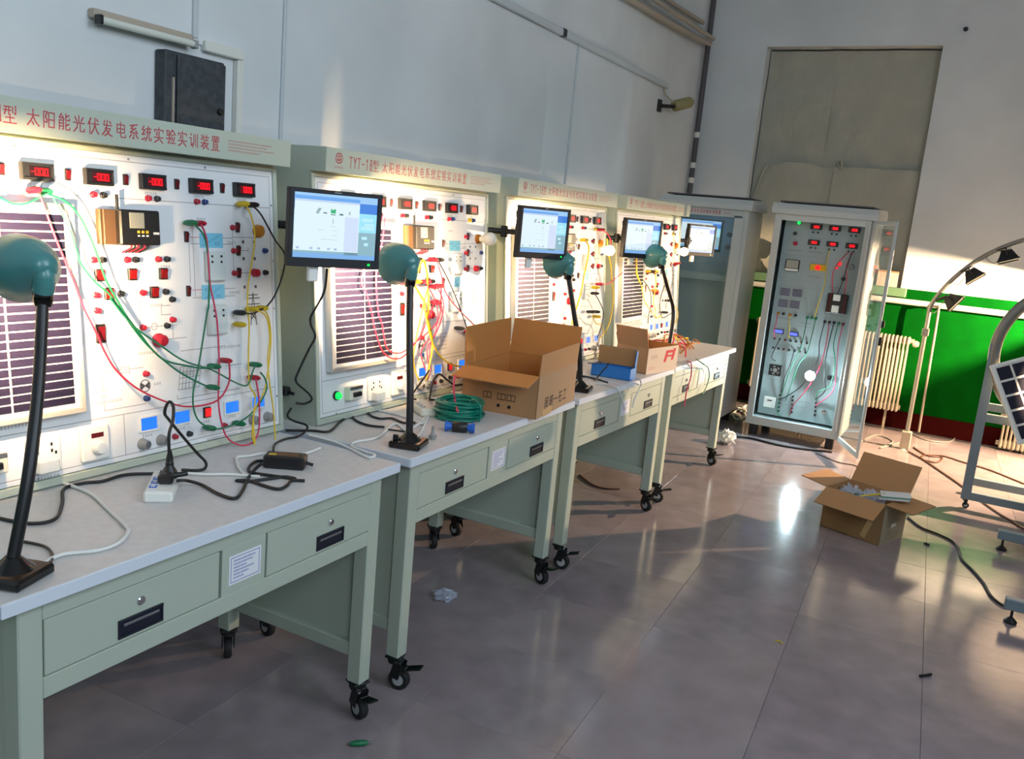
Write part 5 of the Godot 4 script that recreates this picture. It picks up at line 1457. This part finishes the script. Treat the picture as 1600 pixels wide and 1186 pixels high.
# ------------------------------------------------------------------ cabinets at the far end
func build_cabinets() -> void:
	var t := thing("control_cabinet", "pale grey control cabinet with its glass door standing open", "cabinet", Vector3(1.205, 0, -6.90))
	cabinet_shell(t, 0.71, 0.60)
	var W := 0.71
	# hinge rail and open glass door on the right
	var door := part("door", boxes([[0.0, 0.92, 0.011, 0.018, 1.66, 0.022], [0.0, 0.92, 0.479, 0.018, 1.66, 0.026], [0.0, 1.735, 0.245, 0.018, 0.03, 0.49], [0.0, 0.105, 0.245, 0.018, 0.04, 0.49]], 0.002), "cabinet_grey", t, Vector3(W * 0.5 + 0.004, 0, 0.0), Basis(Vector3.UP, 0.42))
	part("glass", bx(0.005, 1.58, 0.44), "glass", door, Vector3(0, 0.92, 0.245))
	part("latch", bx(0.03, 0.05, 0.016, 0.003), "black_plastic", door, Vector3(0.016, 1.05, 0.482))
	part("latch", bx(0.03, 0.06, 0.016, 0.003), "black_plastic", door, Vector3(0.016, 0.93, 0.482))
	part("hinge_rail", bx(0.018, 1.60, 0.018, 0.003), "aluminium", t, Vector3(W * 0.5 - 0.018, 0.95, 0.004))
	# inner control panel
	var pz := -0.160
	var P := func(x: float, y: float, d: float) -> Vector3: return Vector3(x - 1.205, y, pz + d)
	var F := Basis(Vector3.UP, -PI / 2)
	part("panel", card(0.610, 1.58, 0.004), "cabinet_print", t, Vector3(0, 0.95, pz - 0.004), F)
	var pl := part("pilot_lamp", lathe_x([[0.0, 0.0], [0.016, 0.0], [0.016, 0.008], [0.0, 0.008]], 14), "black_plastic", t, P.call(1.004, 1.697, 0.0), F)
	part("lens", lathe_x([[0.0, 0.0], [0.014, 0.0], [0.011, 0.012], [0.0, 0.015]], 14), "led_green", pl, Vector3(0.007, 0, 0))
	part("key_switch", xcyl(0.014, 0.02, 12, 0.003), "black_plastic", t, P.call(0.987, 1.612, 0.0), F)
	part("push_button", lathe_x([[0.0, 0.0], [0.017, 0.0], [0.016, 0.018], [0.0, 0.022]], 14), "red_plastic", t, P.call(1.0, 1.536, 0.0), F)
	for y in [1.6755, 1.557]:
		for x in [1.137, 1.275, 1.415]:
			var m := part("meter", bx(0.014, 0.040, 0.085, 0.002), "black_plastic", t, P.call(x, y, 0.007), F)
			part("digits", card(0.054, 0.024, 0.001), "digits", m, Vector3(0.0072, 0, 0))
			for dx in [-0.018, 0.018]:
				part("terminal", xcyl(0.007, 0.012, 10, 0.002), "black_plastic", t, P.call(x + dx, y - 0.042, 0.0), F)
	var ld := part("touch_screen", bx(0.012, 0.090, 0.108, 0.003), "black_plastic", t, P.call(1.001, 1.365, 0.006), F)
	part("screen", card(0.092, 0.062, 0.001), "lcd_off", ld, Vector3(0.0062, 0.010, 0))
	part("strip", card(0.100, 0.016, 0.001), "white_plastic", ld, Vector3(0.0064, -0.034, 0))
	var es := part("emergency_stop", bx(0.014, 0.048, 0.116, 0.003), "yellow_plastic", t, P.call(1.194, 1.370, 0.007), F)
	part("mushroom", lathe_x([[0.0, 0.0], [0.012, 0.0], [0.012, 0.012], [0.021, 0.016], [0.019, 0.028], [0.0, 0.032]], 16), "led_red", es, Vector3(0.007, 0, -0.004))
	part("indicator", lathe_x([[0.0, 0.0], [0.015, 0.0], [0.013, 0.014], [0.0, 0.017]], 14), "led_red", t, P.call(1.347, 1.415, 0.0), F)
	part("indicator", lathe_x([[0.0, 0.0], [0.008, 0.0], [0.007, 0.010], [0.0, 0.012]], 12), "led_red", t, P.call(1.333, 1.382, 0.0), F)
	part("knob", lathe_x([[0.0, 0.0], [0.022, 0.0], [0.018, 0.022], [0.0, 0.024]], 14), "grey_plastic", t, P.call(1.434, 1.402, 0.0), F)
	part("knob", lathe_x([[0.0, 0.0], [0.016, 0.0], [0.014, 0.022], [0.0, 0.024]], 14), "black_plastic", t, P.call(1.393, 1.305, 0.0), F)
	for q in [[0.977, 1.154], [1.071, 1.156], [0.974, 1.063], [1.064, 1.064]]:
		var g := part("vent_grille", bx(0.004, 0.062, 0.078, 0.001), "grey_plastic", t, P.call(q[0], q[1], 0.002), F)
		for k in 5:
			part("slat", bx(0.004, 0.005, 0.070), "blue_plastic", g, Vector3(0.003, -0.024 + k * 0.012, 0))
	var cc := part("charge_controller", bx(0.040, 0.150, 0.150, 0.004), "black_plastic", t, P.call(1.379, 1.113, 0.020), F)
	part("plate", bx(0.004, 0.048, 0.052, 0.001), "white_plastic", cc, Vector3(0.020, 0.046, 0.006))
	part("plate", bx(0.004, 0.052, 0.052, 0.001), "white_plastic", cc, Vector3(0.020, -0.040, 0.006))
	part("fins", boxes([[0.018, 0, 0.062, 0.008, 0.146, 0.006], [0.018, 0, 0.050, 0.008, 0.146, 0.006], [0.018, 0, -0.062, 0.008, 0.146, 0.006], [0.018, 0, -0.050, 0.008, 0.146, 0.006]], 0.001), "dark_red", cc)
	for q in [[0.948, 0.978, "amber"], [0.990, 0.981, "black_plastic"], [1.041, 0.980, "amber"], [1.083, 0.982, "black_plastic"], [1.175, 0.977, "green_plastic"], [1.207, 0.978, "green_plastic"], [1.239, 0.978, "green_plastic"], [1.309, 0.963, "black_plastic"], [1.343, 0.963, "black_plastic"], [1.377, 0.965, "black_plastic"], [1.411, 0.965, "green_plastic"], [1.445, 0.964, "dark_red"]]:
		part("terminal", lathe_x([[0.0, 0.0], [0.012, 0.0], [0.011, 0.016], [0.007, 0.022], [0.0, 0.022]], 10), q[2], t, P.call(q[0], q[1], 0.0), F)
	for q in [[0.975, 0.838], [1.091, 0.833]]:
		var db := part("display_bezel", bx(0.008, 0.036, 0.074, 0.002), "black_plastic", t, P.call(q[0], q[1], 0.004), F)
		part("screen", card(0.058, 0.024, 0.001), "led_blue", db, Vector3(0.0042, 0, 0))
	for y in [0.778, 0.703]:
		for k in 7:
			part("terminal", xcyl(0.009, 0.014, 10, 0.002), ["black_plastic", "black_plastic", "dark_red"][k % 3], t, P.call(0.950 + k * 0.042, y, 0.0), F)
	var fan := part("fan_guard", bx(0.012, 0.088, 0.100, 0.003), "black_plastic", t, P.call(0.992, 0.526, 0.006), F)
	part("hub", xcyl(0.018, 0.006, 14, 0.002), "grey_plastic", fan, Vector3(0.006, 0, 0))
	for k in 5:
		part("blade", bx(0.003, 0.020, 0.010), "grey_plastic", fan, Vector3(0.0075, sin(TAU * k / 5.0) * 0.030, cos(TAU * k / 5.0) * 0.030), Basis(Vector3.RIGHT, -TAU * k / 5.0))
	part("socket_outlet", bx(0.012, 0.086, 0.090, 0.003), "white_plastic", t, P.call(0.985, 0.260, 0.006), F)
	part("socket_slot", bx(0.004, 0.008, 0.036), "black_plastic", t, P.call(0.985, 0.276, 0.013), F)
	for q in [[1.062, 0.266], [1.164, 0.275], [1.341, 0.287]]:
		for k in 5:
			part("terminal", xcyl(0.008, 0.014, 10, 0.002), "black_plastic", t, P.call(q[0] - 0.004 + k * 0.002, q[1] + 0.065 - k * 0.032, 0.0), F)
	part("knob", lathe_x([[0.0, 0.0], [0.020, 0.0], [0.016, 0.020], [0.0, 0.022]], 14), "chrome", t, P.call(1.412, 0.262, 0.0), F)
	part("knob", lathe_x([[0.0, 0.0], [0.020, 0.0], [0.016, 0.024], [0.0, 0.026]], 14), "black_plastic", t, P.call(1.411, 0.535, 0.0), F)
	# lit lamp on the panel
	var lh := part("lamp_holder", lathe_x([[0.0, 0.0], [0.026, 0.0], [0.022, 0.020], [0.0, 0.022]], 16), "white_plastic", t, P.call(1.274, 0.535, 0.0), F)
	part("reflector", lathe_x([[0.014, 0.0], [0.022, 0.010], [0.038, 0.034], [0.040, 0.050], [0.0385, 0.050], [0.0365, 0.035], [0.020, 0.012], [0.0, 0.004]], 22), "white_plastic", lh, Vector3(0.018, 0, 0))
	part("bulb", lathe_x([[0.0, 0.008], [0.016, 0.010], [0.033, 0.034], [0.0355, 0.048], [0.030, 0.066], [0.016, 0.078], [0.0, 0.081]], 20), "bulb_cool", lh, Vector3(0.020, 0, 0))
	omni(lh, Vector3(0.074, 0, 0), Color(0.86, 0.97, 1.0), CAB_LAMP, 0.02)
	# wiring on the panel
	var wires := [
		["wire_yellow", [[1.262, 1.51], [1.262, 1.40], [1.272, 1.25], [1.245, 1.08], [1.230, 0.985]]],
		["wire_red", [[1.400, 1.51], [1.345, 1.42], [1.318, 1.33], [1.335, 1.19]]],
		["wire_red", [[1.428, 1.51], [1.408, 1.40], [1.425, 1.30], [1.418, 1.19]]],
		["wire_black", [[1.424, 1.51], [1.415, 1.42], [1.395, 1.28], [1.372, 1.19]]],
		["wire_pink", [[0.948, 0.97], [0.955, 0.90], [0.948, 0.84], [0.952, 0.78]]],
		["wire_yellow", [[1.041, 0.97], [1.050, 0.92], [1.062, 0.88], [1.060, 0.80]]],
		["wire_green", [[1.175, 0.97], [1.178, 0.86], [1.165, 0.72], [1.120, 0.58], [1.070, 0.34]]],
		["wire_green", [[1.239, 0.97], [1.236, 0.85], [1.220, 0.70], [1.170, 0.60], [1.110, 0.30]]],
		["wire_black", [[1.309, 0.96], [1.300, 0.80], [1.310, 0.66], [1.230, 0.46], [1.120, 0.34], [1.062, 0.30]]],
		["wire_red", [[1.343, 0.96], [1.350, 0.78], [1.330, 0.60], [1.262, 0.42], [1.180, 0.28], [1.160, 0.19]]],
		["wire_black", [[1.377, 0.96], [1.365, 0.70], [1.380, 0.54], [1.400, 0.44], [1.345, 0.36]]],
		["wire_green", [[1.411, 0.96], [1.405, 0.80], [1.440, 0.66], [1.430, 0.48], [1.350, 0.42], [1.341, 0.34]]],
		["wire_pink", [[1.445, 0.96], [1.440, 0.80], [1.460, 0.60], [1.455, 0.44], [1.360, 0.32], [1.341, 0.30]]],
		["wire_black", [[0.990, 0.77], [0.960, 0.64], [0.985, 0.60]]],
		["wire_black", [[1.116, 0.70], [1.110, 0.60], [1.080, 0.48], [1.064, 0.36]]],
		["wire_green", [[1.062, 0.30], [1.060, 0.22], [1.085, 0.175], [1.095, 0.17]]],
	]
	for w in wires:
		var pts := []
		for k in w[1].size():
			var f: float = float(k) / (w[1].size() - 1)
			pts.append(P.call(w[1][k][0], w[1][k][1], 0.016 + 0.045 * sin(PI * f)))
		part("wire", tube(pts, 0.0036, 5, 5), w[0], t)
	# the second cabinet, left of it
	t = thing("control_cabinet", "grey cabinet behind the farthest console, with a lit monitor inside", "cabinet", Vector3(0.295, 0, -6.90))
	cabinet_shell(t, 0.71, 0.46)
	part("sign", card(0.52, 0.060, 0.001), "cabinet_sign", t, Vector3(-0.02, 1.720, 0.0005), F)
	part("door_frame", boxes([[-0.30, 0.905, 0.010, 0.055, 1.57, 0.016], [0.285, 0.905, 0.010, 0.075, 1.57, 0.016], [0, 0.145, 0.010, 0.6, 0.06, 0.016]], 0.002), "cabinet_grey", t)
	part("glass", bx(0.53, 1.51, 0.004), "glass", t, Vector3(-0.01, 0.93, 0.006))
	part("back_panel", bx(0.62, 1.58, 0.006), "cabinet_inside", t, Vector3(0, 0.95, -0.30))
	part("shelf", bx(0.62, 0.055, 0.020, 0.002), "cabinet_inside", t, Vector3(0, 1.205, -0.10))
	part("monitor_bezel", boxes([[-0.045, 1.655, -0.105, 0.36, 0.012, 0.03], [-0.045, 1.418, -0.105, 0.36, 0.022, 0.03], [-0.218, 1.535, -0.105, 0.014, 0.25, 0.03], [0.128, 1.535, -0.105, 0.014, 0.25, 0.03]], 0.002), "black_gloss", t)
	part("monitor_screen", card(0.336, 0.226, 0.004), "screen_ui", t, Vector3(-0.045, 1.54, -0.106), F)
	for q in [[0.195, 1.555, "black_plastic"], [0.195, 1.455, "dark_red"]]:
		part("push_button", xcyl(0.020, 0.02, 14, 0.003), q[2], t, Vector3(q[0], q[1], -0.11), F)
	part("latch", bx(0.018, 0.012, 0.03, 0.003), "black_plastic", t, Vector3(-0.16, 0.78, 0.016))

const CAB_LAMP := 0.55

func cabinet_shell(t: Node3D, W: float, D: float) -> void:
	var h0 := 0.09
	var h1 := 1.752
	var hm := (h0 + h1) * 0.5
	part("side_panel", bx(0.003, h1 - h0, D, 0.001), "cabinet_grey", t, Vector3(-W * 0.5 + 0.0015, hm, -D * 0.5))
	part("side_panel", bx(0.003, h1 - h0, D, 0.001), "cabinet_grey", t, Vector3(W * 0.5 - 0.0015, hm, -D * 0.5))
	part("back", bx(W - 0.006, h1 - h0, 0.003), "cabinet_inside", t, Vector3(0, hm, -D + 0.0015))
	part("base", bx(W - 0.006, 0.05, D - 0.006), "cabinet_inside", t, Vector3(0, h0 + 0.025, -D * 0.5))
	part("top", bx(W - 0.006, 0.02, D - 0.006), "cabinet_inside", t, Vector3(0, h1 - 0.01, -D * 0.5))
	part("front_frame", boxes([[-W * 0.5 + 0.026, hm, -0.010, 0.050, h1 - h0, 0.02], [W * 0.5 - 0.026, hm, -0.010, 0.050, h1 - h0, 0.02], [0, h0 + 0.034, -0.010, W - 0.10, 0.068, 0.02], [0, h1 - 0.024, -0.010, W - 0.10, 0.048, 0.02]], 0.002), "cabinet_grey", t)
	part("cap", extrude([[0.03, 0.0], [0.03, 0.040], [0.0, 0.080], [-D * 0.9, 0.092], [-D - 0.01, 0.05], [-D - 0.01, 0.0]], W + 0.05), "cabinet_grey", t, Vector3(0, h1, 0), Basis(Vector3.UP, -PI / 2))
	part("cap_lid", bx(W - 0.03, 0.012, D * 0.8, 0.003), "pipe_dark", t, Vector3(0, h1 + 0.094, -D * 0.46))
	for q in [[-1, -0.06], [1, -0.06], [-1, -D + 0.06], [1, -D + 0.06]]:
		part("foot", boxes([[0, 0.045, 0, 0.06, 0.09, 0.06]], 0.004), "black_plastic", t, Vector3(q[0] * (W * 0.5 - 0.06), 0, q[1]))

# ------------------------------------------------------------------ lamp rigs on the right
func floodlight(label: String, at: Vector3, aim: Vector3, mount: Vector3, lit := false, lens_energy := 0.0, spread := 50.0, barn_door := false) -> Node3D:
	var t := thing("floodlight", label, "floodlight", at, 0.0, "black floodlights on the lamp rigs")
	var b := look_y(aim)       # local +y is the way the lamp faces
	var st := new_st()
	# housing: wide face, narrow finned back
	var a := [[-0.070, -0.055], [0.070, -0.055], [0.070, 0.055], [-0.070, 0.055]]
	var q := []
	for e in a:
		q.append([Vector3(e[0], 0.030, e[1]), Vector3(e[0] * 0.5, -0.045, e[1] * 0.6)])
	for k in 4:
		var m := (k + 1) % 4
		face(st, [b * q[k][0], b * q[m][0], b * q[m][1], b * q[k][1]], b * Vector3(a[k][0] + a[m][0], -0.02, a[k][1] + a[m][1]))
	face(st, [b * q[0][1], b * q[1][1], b * q[2][1], b * q[3][1]], b * Vector3.DOWN)
	for k in 5:
		add_box(st, b * Vector3(-0.028 + k * 0.014, -0.052, 0), Vector3(0.004, 0.018, 0.060), 0.001, b)
	for e in [[0, 0.053, 0.15, 0.012], [0, -0.053, 0.15, 0.012]]:
		add_box(st, b * Vector3(0, 0.032, e[1]), Vector3(e[2], 0.012, e[3]), 0.002, b)
	for e in [-0.070, 0.070]:
		add_box(st, b * Vector3(e, 0.032, 0), Vector3(0.010, 0.012, 0.11), 0.002, b)
	part("housing", st.commit(), "flood_black", t)
	part("glass", bx(0.130, 0.003, 0.098), "flood_lit" if lit else "flood_glass", t, b * Vector3(0, 0.030, 0), b)
	var side := b * Vector3(0, -0.005, 0.062)
	part("yoke", tube([b * Vector3(0, -0.005, 0.058), b * Vector3(0, -0.055, 0.066), mount - at], 0.007, 6, 0), "flood_black", t)
	part("yoke", tube([b * Vector3(0, -0.005, -0.058), b * Vector3(0, -0.055, -0.066), mount - at], 0.007, 6, 0), "flood_black", t)
	part("lead", tube([b * Vector3(0.02, -0.05, 0.0), (mount - at) + Vector3(0.01, -0.09, 0.02), (mount - at) + Vector3(-0.05, -0.06, 0.01), mount - at + Vector3(-0.02, -0.01, 0)], 0.003, 5), "wire_grey", t)
	if barn_door:
		# flaps beside the glass: one above, one below on the wall side
		var lp := at + b * Vector3(0, 0.045, 0) - at
		var fwd := Vector3(aim.x, 0, aim.z).normalized()
		var wallside := Vector3(0, 0, -1)
		var st2 := new_st()
		var u0 := lp + Vector3(0, 0.060, 0)
		var u1 := lp + Vector3(-0.22, 0.022, 0)
		for sgn in [-1.0, 1.0]:
			face(st2, [u0 + Vector3(0, 0.002 * sgn, -0.20), u1 + Vector3(0, 0.002 * sgn, -0.30), u1 + Vector3(0, 0.002 * sgn, 0.30), u0 + Vector3(0, 0.002 * sgn, 0.20)], Vector3(0, sgn, 0))
		part("barn_door", st2.commit(), "flood_black", t)
		st2 = new_st()
		var l0 := lp + Vector3(-0.012, -0.040, 0)
		var l1 := lp + Vector3(-0.12, -0.078, 0)
		for sgn in [-1.0, 1.0]:
			face(st2, [l0 + Vector3(0, 0.002 * sgn, -0.16), l1 + Vector3(0, 0.002 * sgn, -0.26), l1 + Vector3(0, 0.002 * sgn, -0.045), l0 + Vector3(0, 0.002 * sgn, -0.02)], Vector3(0, sgn, 0))
		part("barn_door", st2.commit(), "flood_black", t)
	if lit:
		var l := SpotLight3D.new()
		l.name = "light"
		l.light_color = Color(1.0, 0.85, 0.68)
		l.light_energy = lens_energy
		l.light_size = 0.010
		l.spot_range = 20.0
		l.spot_attenuation = 2.0
		l.spot_angle = spread
		l.spot_angle_attenuation = 0.4
		l.shadow_enabled = true
		t.add_child(l)
		l.position = b * Vector3(0, 0.045, 0)
		l.basis = Basis(b.x, b.z, -b.y)
	return t

const FLOOD_LEFT := 24.0
const FLOOD_MODULE := 34.0

func build_rigs() -> void:
	# far arch on two posts, carrying black floodlights
	var z := -7.47
	var t := thing("lamp_arch", "slender steel arch carrying black floodlights in front of the green wall", "lamp stand", Vector3(2.0, 0, z))
	var pts := [Vector3(0, 0.10, 0), Vector3(0.0, 0.6, 0), Vector3(0.0, 1.05, 0)]
	for k in 19:
		var a := deg_to_rad(158.0 - 7.5 * k)
		pts.append(Vector3(0.94 + 1.008 * cos(a), 0.79 + 1.01 * sin(a), 0))
	pts.append(Vector3(1.88, 1.05, 0))
	pts.append(Vector3(1.88, 0.6, 0))
	pts.append(Vector3(1.88, 0.10, 0))
	part("arch_tube", tube(pts, 0.017, 10, 3), "rig_steel", t)
	for x in [0.0, 1.88]:
		part("foot", boxes([[x, 0.075, 0, 0.075, 0.15, 0.06]], 0.006), "pipe_beige", t)
		part("foot_pad", lathe([[0.0, 0.0], [0.035, 0.0], [0.03, 0.012], [0.0, 0.012]], 12), "white_plastic", t, Vector3(x, 0, 0))
	part("clamp", bx(0.05, 0.06, 0.05, 0.004), "rig_steel", t, Vector3(0.0, 0.95, 0.0))
	floodlight("lowest black floodlight, in front of the white wall pipe", Vector3(2.150, 1.215, z + 0.03), Vector3(0.80, -0.55, 0.15), Vector3(2.03, 1.20, z))
	floodlight("middle black floodlight of the three on the slender arch", Vector3(2.255, 1.425, z + 0.03), Vector3(0.62, -0.75, 0.15), Vector3(2.160, 1.435, z))
	floodlight("topmost black floodlight in view, near the right picture edge", Vector3(2.455, 1.585, z + 0.03), Vector3(0.35, -0.92, 0.15), Vector3(2.37, 1.620, z))
	# lit lamp on the other side of the arch, out of the picture
	floodlight("lit floodlight on the far right side of the slender arch", Vector3(3.50, 1.40, z + 0.03), Vector3(-0.92, -0.28, 0.02), Vector3(3.66, 1.49, z), true, FLOOD_LEFT, 66.0, true)
	# tracker frame with a ring and a solar module
	t = thing("tracker_frame", "grey wheeled steel frame with a thick ring at the right edge", "frame", Vector3(2.47, 0, -6.06))
	part("post", bx(0.055, 1.0, 0.055, 0.004), "rig_grey", t, Vector3(0.0, 0.56, 0))
	part("post", bx(0.055, 1.0, 0.055, 0.004), "rig_grey", t, Vector3(0.90, 0.56, 0))
	part("cross_bar", bx(0.85, 0.050, 0.045, 0.003), "rig_grey", t, Vector3(0.45, 0.595, 0.0))
	part("cross_bar", bx(0.85, 0.050, 0.045, 0.003), "rig_grey", t, Vector3(0.45, 0.60, -0.42))
	part("cross_bar", bx(0.85, 0.050, 0.045, 0.003), "rig_grey", t, Vector3(0.45, 0.085, 0.0))
	part("cross_bar", bx(0.85, 0.050, 0.045, 0.003), "rig_grey", t, Vector3(0.45, 0.085, -0.42))
	part("side_bar", bx(0.045, 0.050, 0.42, 0.003), "rig_grey", t, Vector3(0.0, 0.60, -0.21))
	part("side_bar", bx(0.045, 0.050, 0.42, 0.003), "rig_grey", t, Vector3(0.90, 0.085, -0.21))
	part("side_bar", bx(0.045, 0.050, 0.42, 0.003), "rig_grey", t, Vector3(0.90, 0.60, -0.21))
	part("rear_post", bx(0.045, 0.54, 0.045, 0.003), "rig_grey", t, Vector3(0.90, 0.34, -0.42))
	var rp := []
	for k in 49:
		var a := TAU * k / 48.0
		rp.append(Vector3(0.45 + 0.45 * cos(a), 1.02 + 0.45 * sin(a), 0))
	part("ring", tube(rp, 0.034, 12, 0), "rig_steel", t)
	for x in [0.0, 0.90]:
		var cs := part("caster", MC["caster_fork"], "caster_black", t, Vector3(x, 0.0, 0.0), Basis.from_scale(Vector3(0.55, 0.52, 0.55)))
		part("wheel", MC["caster_wheel"], "rubber", cs, Vector3(0.018, 0.0365, 0))
		part("hub", MC["caster_hub"], "hub", cs, Vector3(0.018, 0.0365, 0))
	# module held in the ring
	var m := thing("solar_module", "tilted solar module with a white frame inside the thick ring", "solar panel", Vector3(2.90, 0.86, -6.02))
	var dn := Vector3(0.45, -0.86, 0.22).normalized()
	var al := Vector3(0.90, 0.42, -0.20)
	al = (al - dn * al.dot(dn)).normalized()
	var nb := Basis(al.cross(dn) * -1.0, -dn, -al)
	if nb.x.z < 0.0:
		nb = Basis(-nb.x, -dn, al)
	part("frame", boxes([[0, 0.24, 0, 0.03, 0.02, 0.74], [0, -0.24, 0, 0.03, 0.02, 0.74], [0, 0, 0.36, 0.03, 0.50, 0.02], [0, 0, -0.36, 0.03, 0.50, 0.02]], 0.002), "white_plastic", m, Vector3.ZERO, nb)
	part("backing", bx(0.006, 0.46, 0.70), "cell_back", m, nb * Vector3(0.004, 0, 0), nb)
	for r in 5:
		for c in 8:
			part("cell", bx(0.002, 0.078, 0.074), "cell", m, nb * Vector3(0.0082, -0.184 + r * 0.092, -0.3045 + c * 0.087), nb)
	part("pivot", tube([Vector3(0, 0, -0.02), Vector3(0.02, -0.1, -0.06), Vector3(0.45, 0.15, -0.04)], 0.015, 8, 0), "rig_steel", m)
	part("sensor", bx(0.06, 0.03, 0.05, 0.003), "black_plastic", m, Vector3(-0.27, 0.30, 0.02))
	# near stand: base bars in view, post and lit floodlight beyond the picture edge
	t = thing("lamp_stand", "pale blue steel base bars with black levelling feet at the right edge", "lamp stand", Vector3(2.66, 0, -5.33))
	part("base_bar", bx(0.95, 0.05, 0.05, 0.004), "rig_grey", t, Vector3(0.465, 0.088, 0.0))
	part("base_bar", bx(0.95, 0.05, 0.05, 0.004), "rig_grey", t, Vector3(0.49, 0.088, 1.07))
	part("cross_bar", bx(0.05, 0.05, 1.02, 0.004), "rig_grey", t, Vector3(0.80, 0.088, 0.535))
	part("post", bx(0.05, 1.92, 0.05, 0.004), "rig_grey", t, Vector3(0.80, 1.07, 0.56))
	for q in [[0.02, 0.0], [0.92, 0.0], [0.05, 1.07], [0.94, 1.07]]:
		part("levelling_foot", lathe([[0.0, 0.0], [0.026, 0.0], [0.028, 0.008], [0.012, 0.024], [0.006, 0.028], [0.006, 0.065], [0.0, 0.065]], 14), "black_plastic", t, Vector3(q[0], 0, q[1]))
	floodlight("lit floodlight on the near lamp stand, aimed at the solar module", Vector3(3.30, 1.95, -4.80), Vector3(-0.34, -1.05, -1.20), Vector3(3.45, 2.0, -4.77), true, FLOOD_MODULE, 11.5)

# ------------------------------------------------------------------ things on the floor
func build_floor_items() -> void:
	var yaw := -0.337
	var c := carton("floor_carton", "open brown carton on the floor, filled with plastic bags", Vector3(1.980, 0.0, -5.067), yaw, 0.345, 0.285, 0.232, [[0, 0.15, 1.62], [1, 0.16, 1.45], [2, 0.14, 2.10], [3, 0.19, 0.60]], ["cardboard_dark", "cardboard"], "floor_box_print")
	part("tape", bx(0.03, 0.10, 0.0008), "tape", c, Vector3(0.09, 0.07, 0.1430), Basis(Vector3.BACK, -0.3))
	var rng := RandomNumberGenerator.new()
	rng.seed = 88
	var bo := Basis(Vector3.UP, yaw)
	var lbl := ["large clear plastic bag in the left of the floor carton", "clear plastic bag in the middle of the floor carton", "clear plastic bag against the rear flap of the floor carton"]
	var spot := [[-0.08, 0.185, 0.02, 0.10], [0.03, 0.19, 0.03, 0.09], [0.0, 0.18, -0.06, 0.09]]
	for k in 3:
		single("plastic_bag", crumple(spot[k][3], 0.6, 40 + k), "clear_bag", lbl[k], "bag", Vector3(1.980, 0, -5.067) + bo * Vector3(spot[k][0], spot[k][1], spot[k][2]))
	single("circuit_part", bx(0.08, 0.02, 0.05, 0.003), "green_plastic", "small green circuit part inside a clear bag in the floor carton", "circuit board", Vector3(1.980, 0, -5.067) + bo * Vector3(-0.06, 0.20, 0.05), bo * Basis(Vector3.BACK, 0.2))
	var t := thing("booklet_stack", "stack of white booklets with green cover leaning over the right side of the floor carton", "booklet", Vector3(1.980, 0.245, -5.067) + bo * Vector3(0.155, 0.0, 0.02), yaw + 0.5)
	for k in 4:
		part("booklet", bx(0.15, 0.006, 0.10, 0.001), "book_green" if k == 2 else "book_white", t, Vector3(0.002 * k, 0.004 + 0.0065 * k, 0.001 * k), Basis(Vector3.BACK, 0.10))
	single("yellow_strap", bx(0.022, 0.004, 0.13, 0.001), "yellow_plastic", "yellow strap hanging over the front edge of the floor carton", "strap", Vector3(1.980, 0.250, -5.067) + bo * Vector3(0.07, 0.0, 0.09), bo * Basis(Vector3.UP, -0.9) * Basis(Vector3.RIGHT, 0.25))
	# litter
	single("plastic_scrap", crumple(0.055, 0.35, 61), "clear_bag", "crumpled clear plastic wrapper on the floor under the second workbench", "wrapper", Vector3(0.645, 0.018, -2.84))
	single("plastic_bag", crumple(0.075, 0.8, 62), "white_bag", "crumpled white plastic bag on the floor beside the farthest workbench", "bag", Vector3(0.835, 0.055, -6.42))
	t = thing("alligator_clip", "green insulated clip lying on the floor at the bottom of the picture", "clip", Vector3(0.993, 0.0095, -1.861), 0.5)
	part("boot", lathe([[0.0, -0.030], [0.004, -0.030], [0.009, -0.012], [0.009, 0.012], [0.005, 0.024], [0.0, 0.024]], 10), "green_plastic", t, Vector3.ZERO, look_y(Vector3(1, 0, -0.25)))
	part("jaw", bx(0.02, 0.004, 0.004, 0.001), "steel", t, Vector3(0.032, 0, -0.008))
	single("cable_end", tube(v3s([[2.400, 0.006, -3.44], [2.418, 0.006, -3.46], [2.436, 0.006, -3.485]]), 0.006, 6), "black_plastic", "short dark cable end lying on the open floor", "cable")
	single("small_clip", tube(v3s([[2.305, 0.005, -5.10], [2.318, 0.006, -5.105], [2.330, 0.005, -5.09]]), 0.006, 6), "black_plastic", "small black clip on the floor right of the carton", "clip")
	single("wire_offcut", tube(v3s([[1.875, 0.003, -3.375], [1.89, 0.003, -3.38], [1.905, 0.003, -3.365]]), 0.003, 5), "wire_yellow", "tiny yellow wire offcut on the floor tiles", "offcut")
	single("plastic_scrap", crumple(0.10, 0.35, 63), "white_bag", "flat white plastic scrap on the floor under the papered window", "wrapper", Vector3(0.66, 0.03, -7.75))

func crumple(r: float, flat: float, sd: int) -> ArrayMesh:
	# faceted crumpled ball of film
	var n := FastNoiseLite.new()
	n.seed = sd
	n.frequency = 2.2
	var st := new_st()
	var nu := 22
	var nv := 12
	var g := []
	for j in nv + 1:
		var row := []
		for i in nu + 1:
			var a := TAU * (i % nu) / nu
			var p := PI * j / nv
			var d := Vector3(sin(p) * cos(a), cos(p), sin(p) * sin(a))
			var k := r * (0.78 + 0.75 * n.get_noise_3dv(d * 1.3) + 0.16 * n.get_noise_3dv(d * 5.0 + Vector3(9, 2, 1)))
			row.append(Vector3(d.x * k, d.y * k * flat, d.z * k))
		g.append(row)
	for j in nv:
		for i in nu:
			var c: Vector3 = (g[j][i] + g[j + 1][i + 1]) * 0.5
			if j > 0:
				face(st, [g[j][i], g[j][i + 1], g[j + 1][i + 1]], c)
			if j < nv - 1:
				face(st, [g[j][i], g[j + 1][i + 1], g[j + 1][i]], c)
	return st.commit()
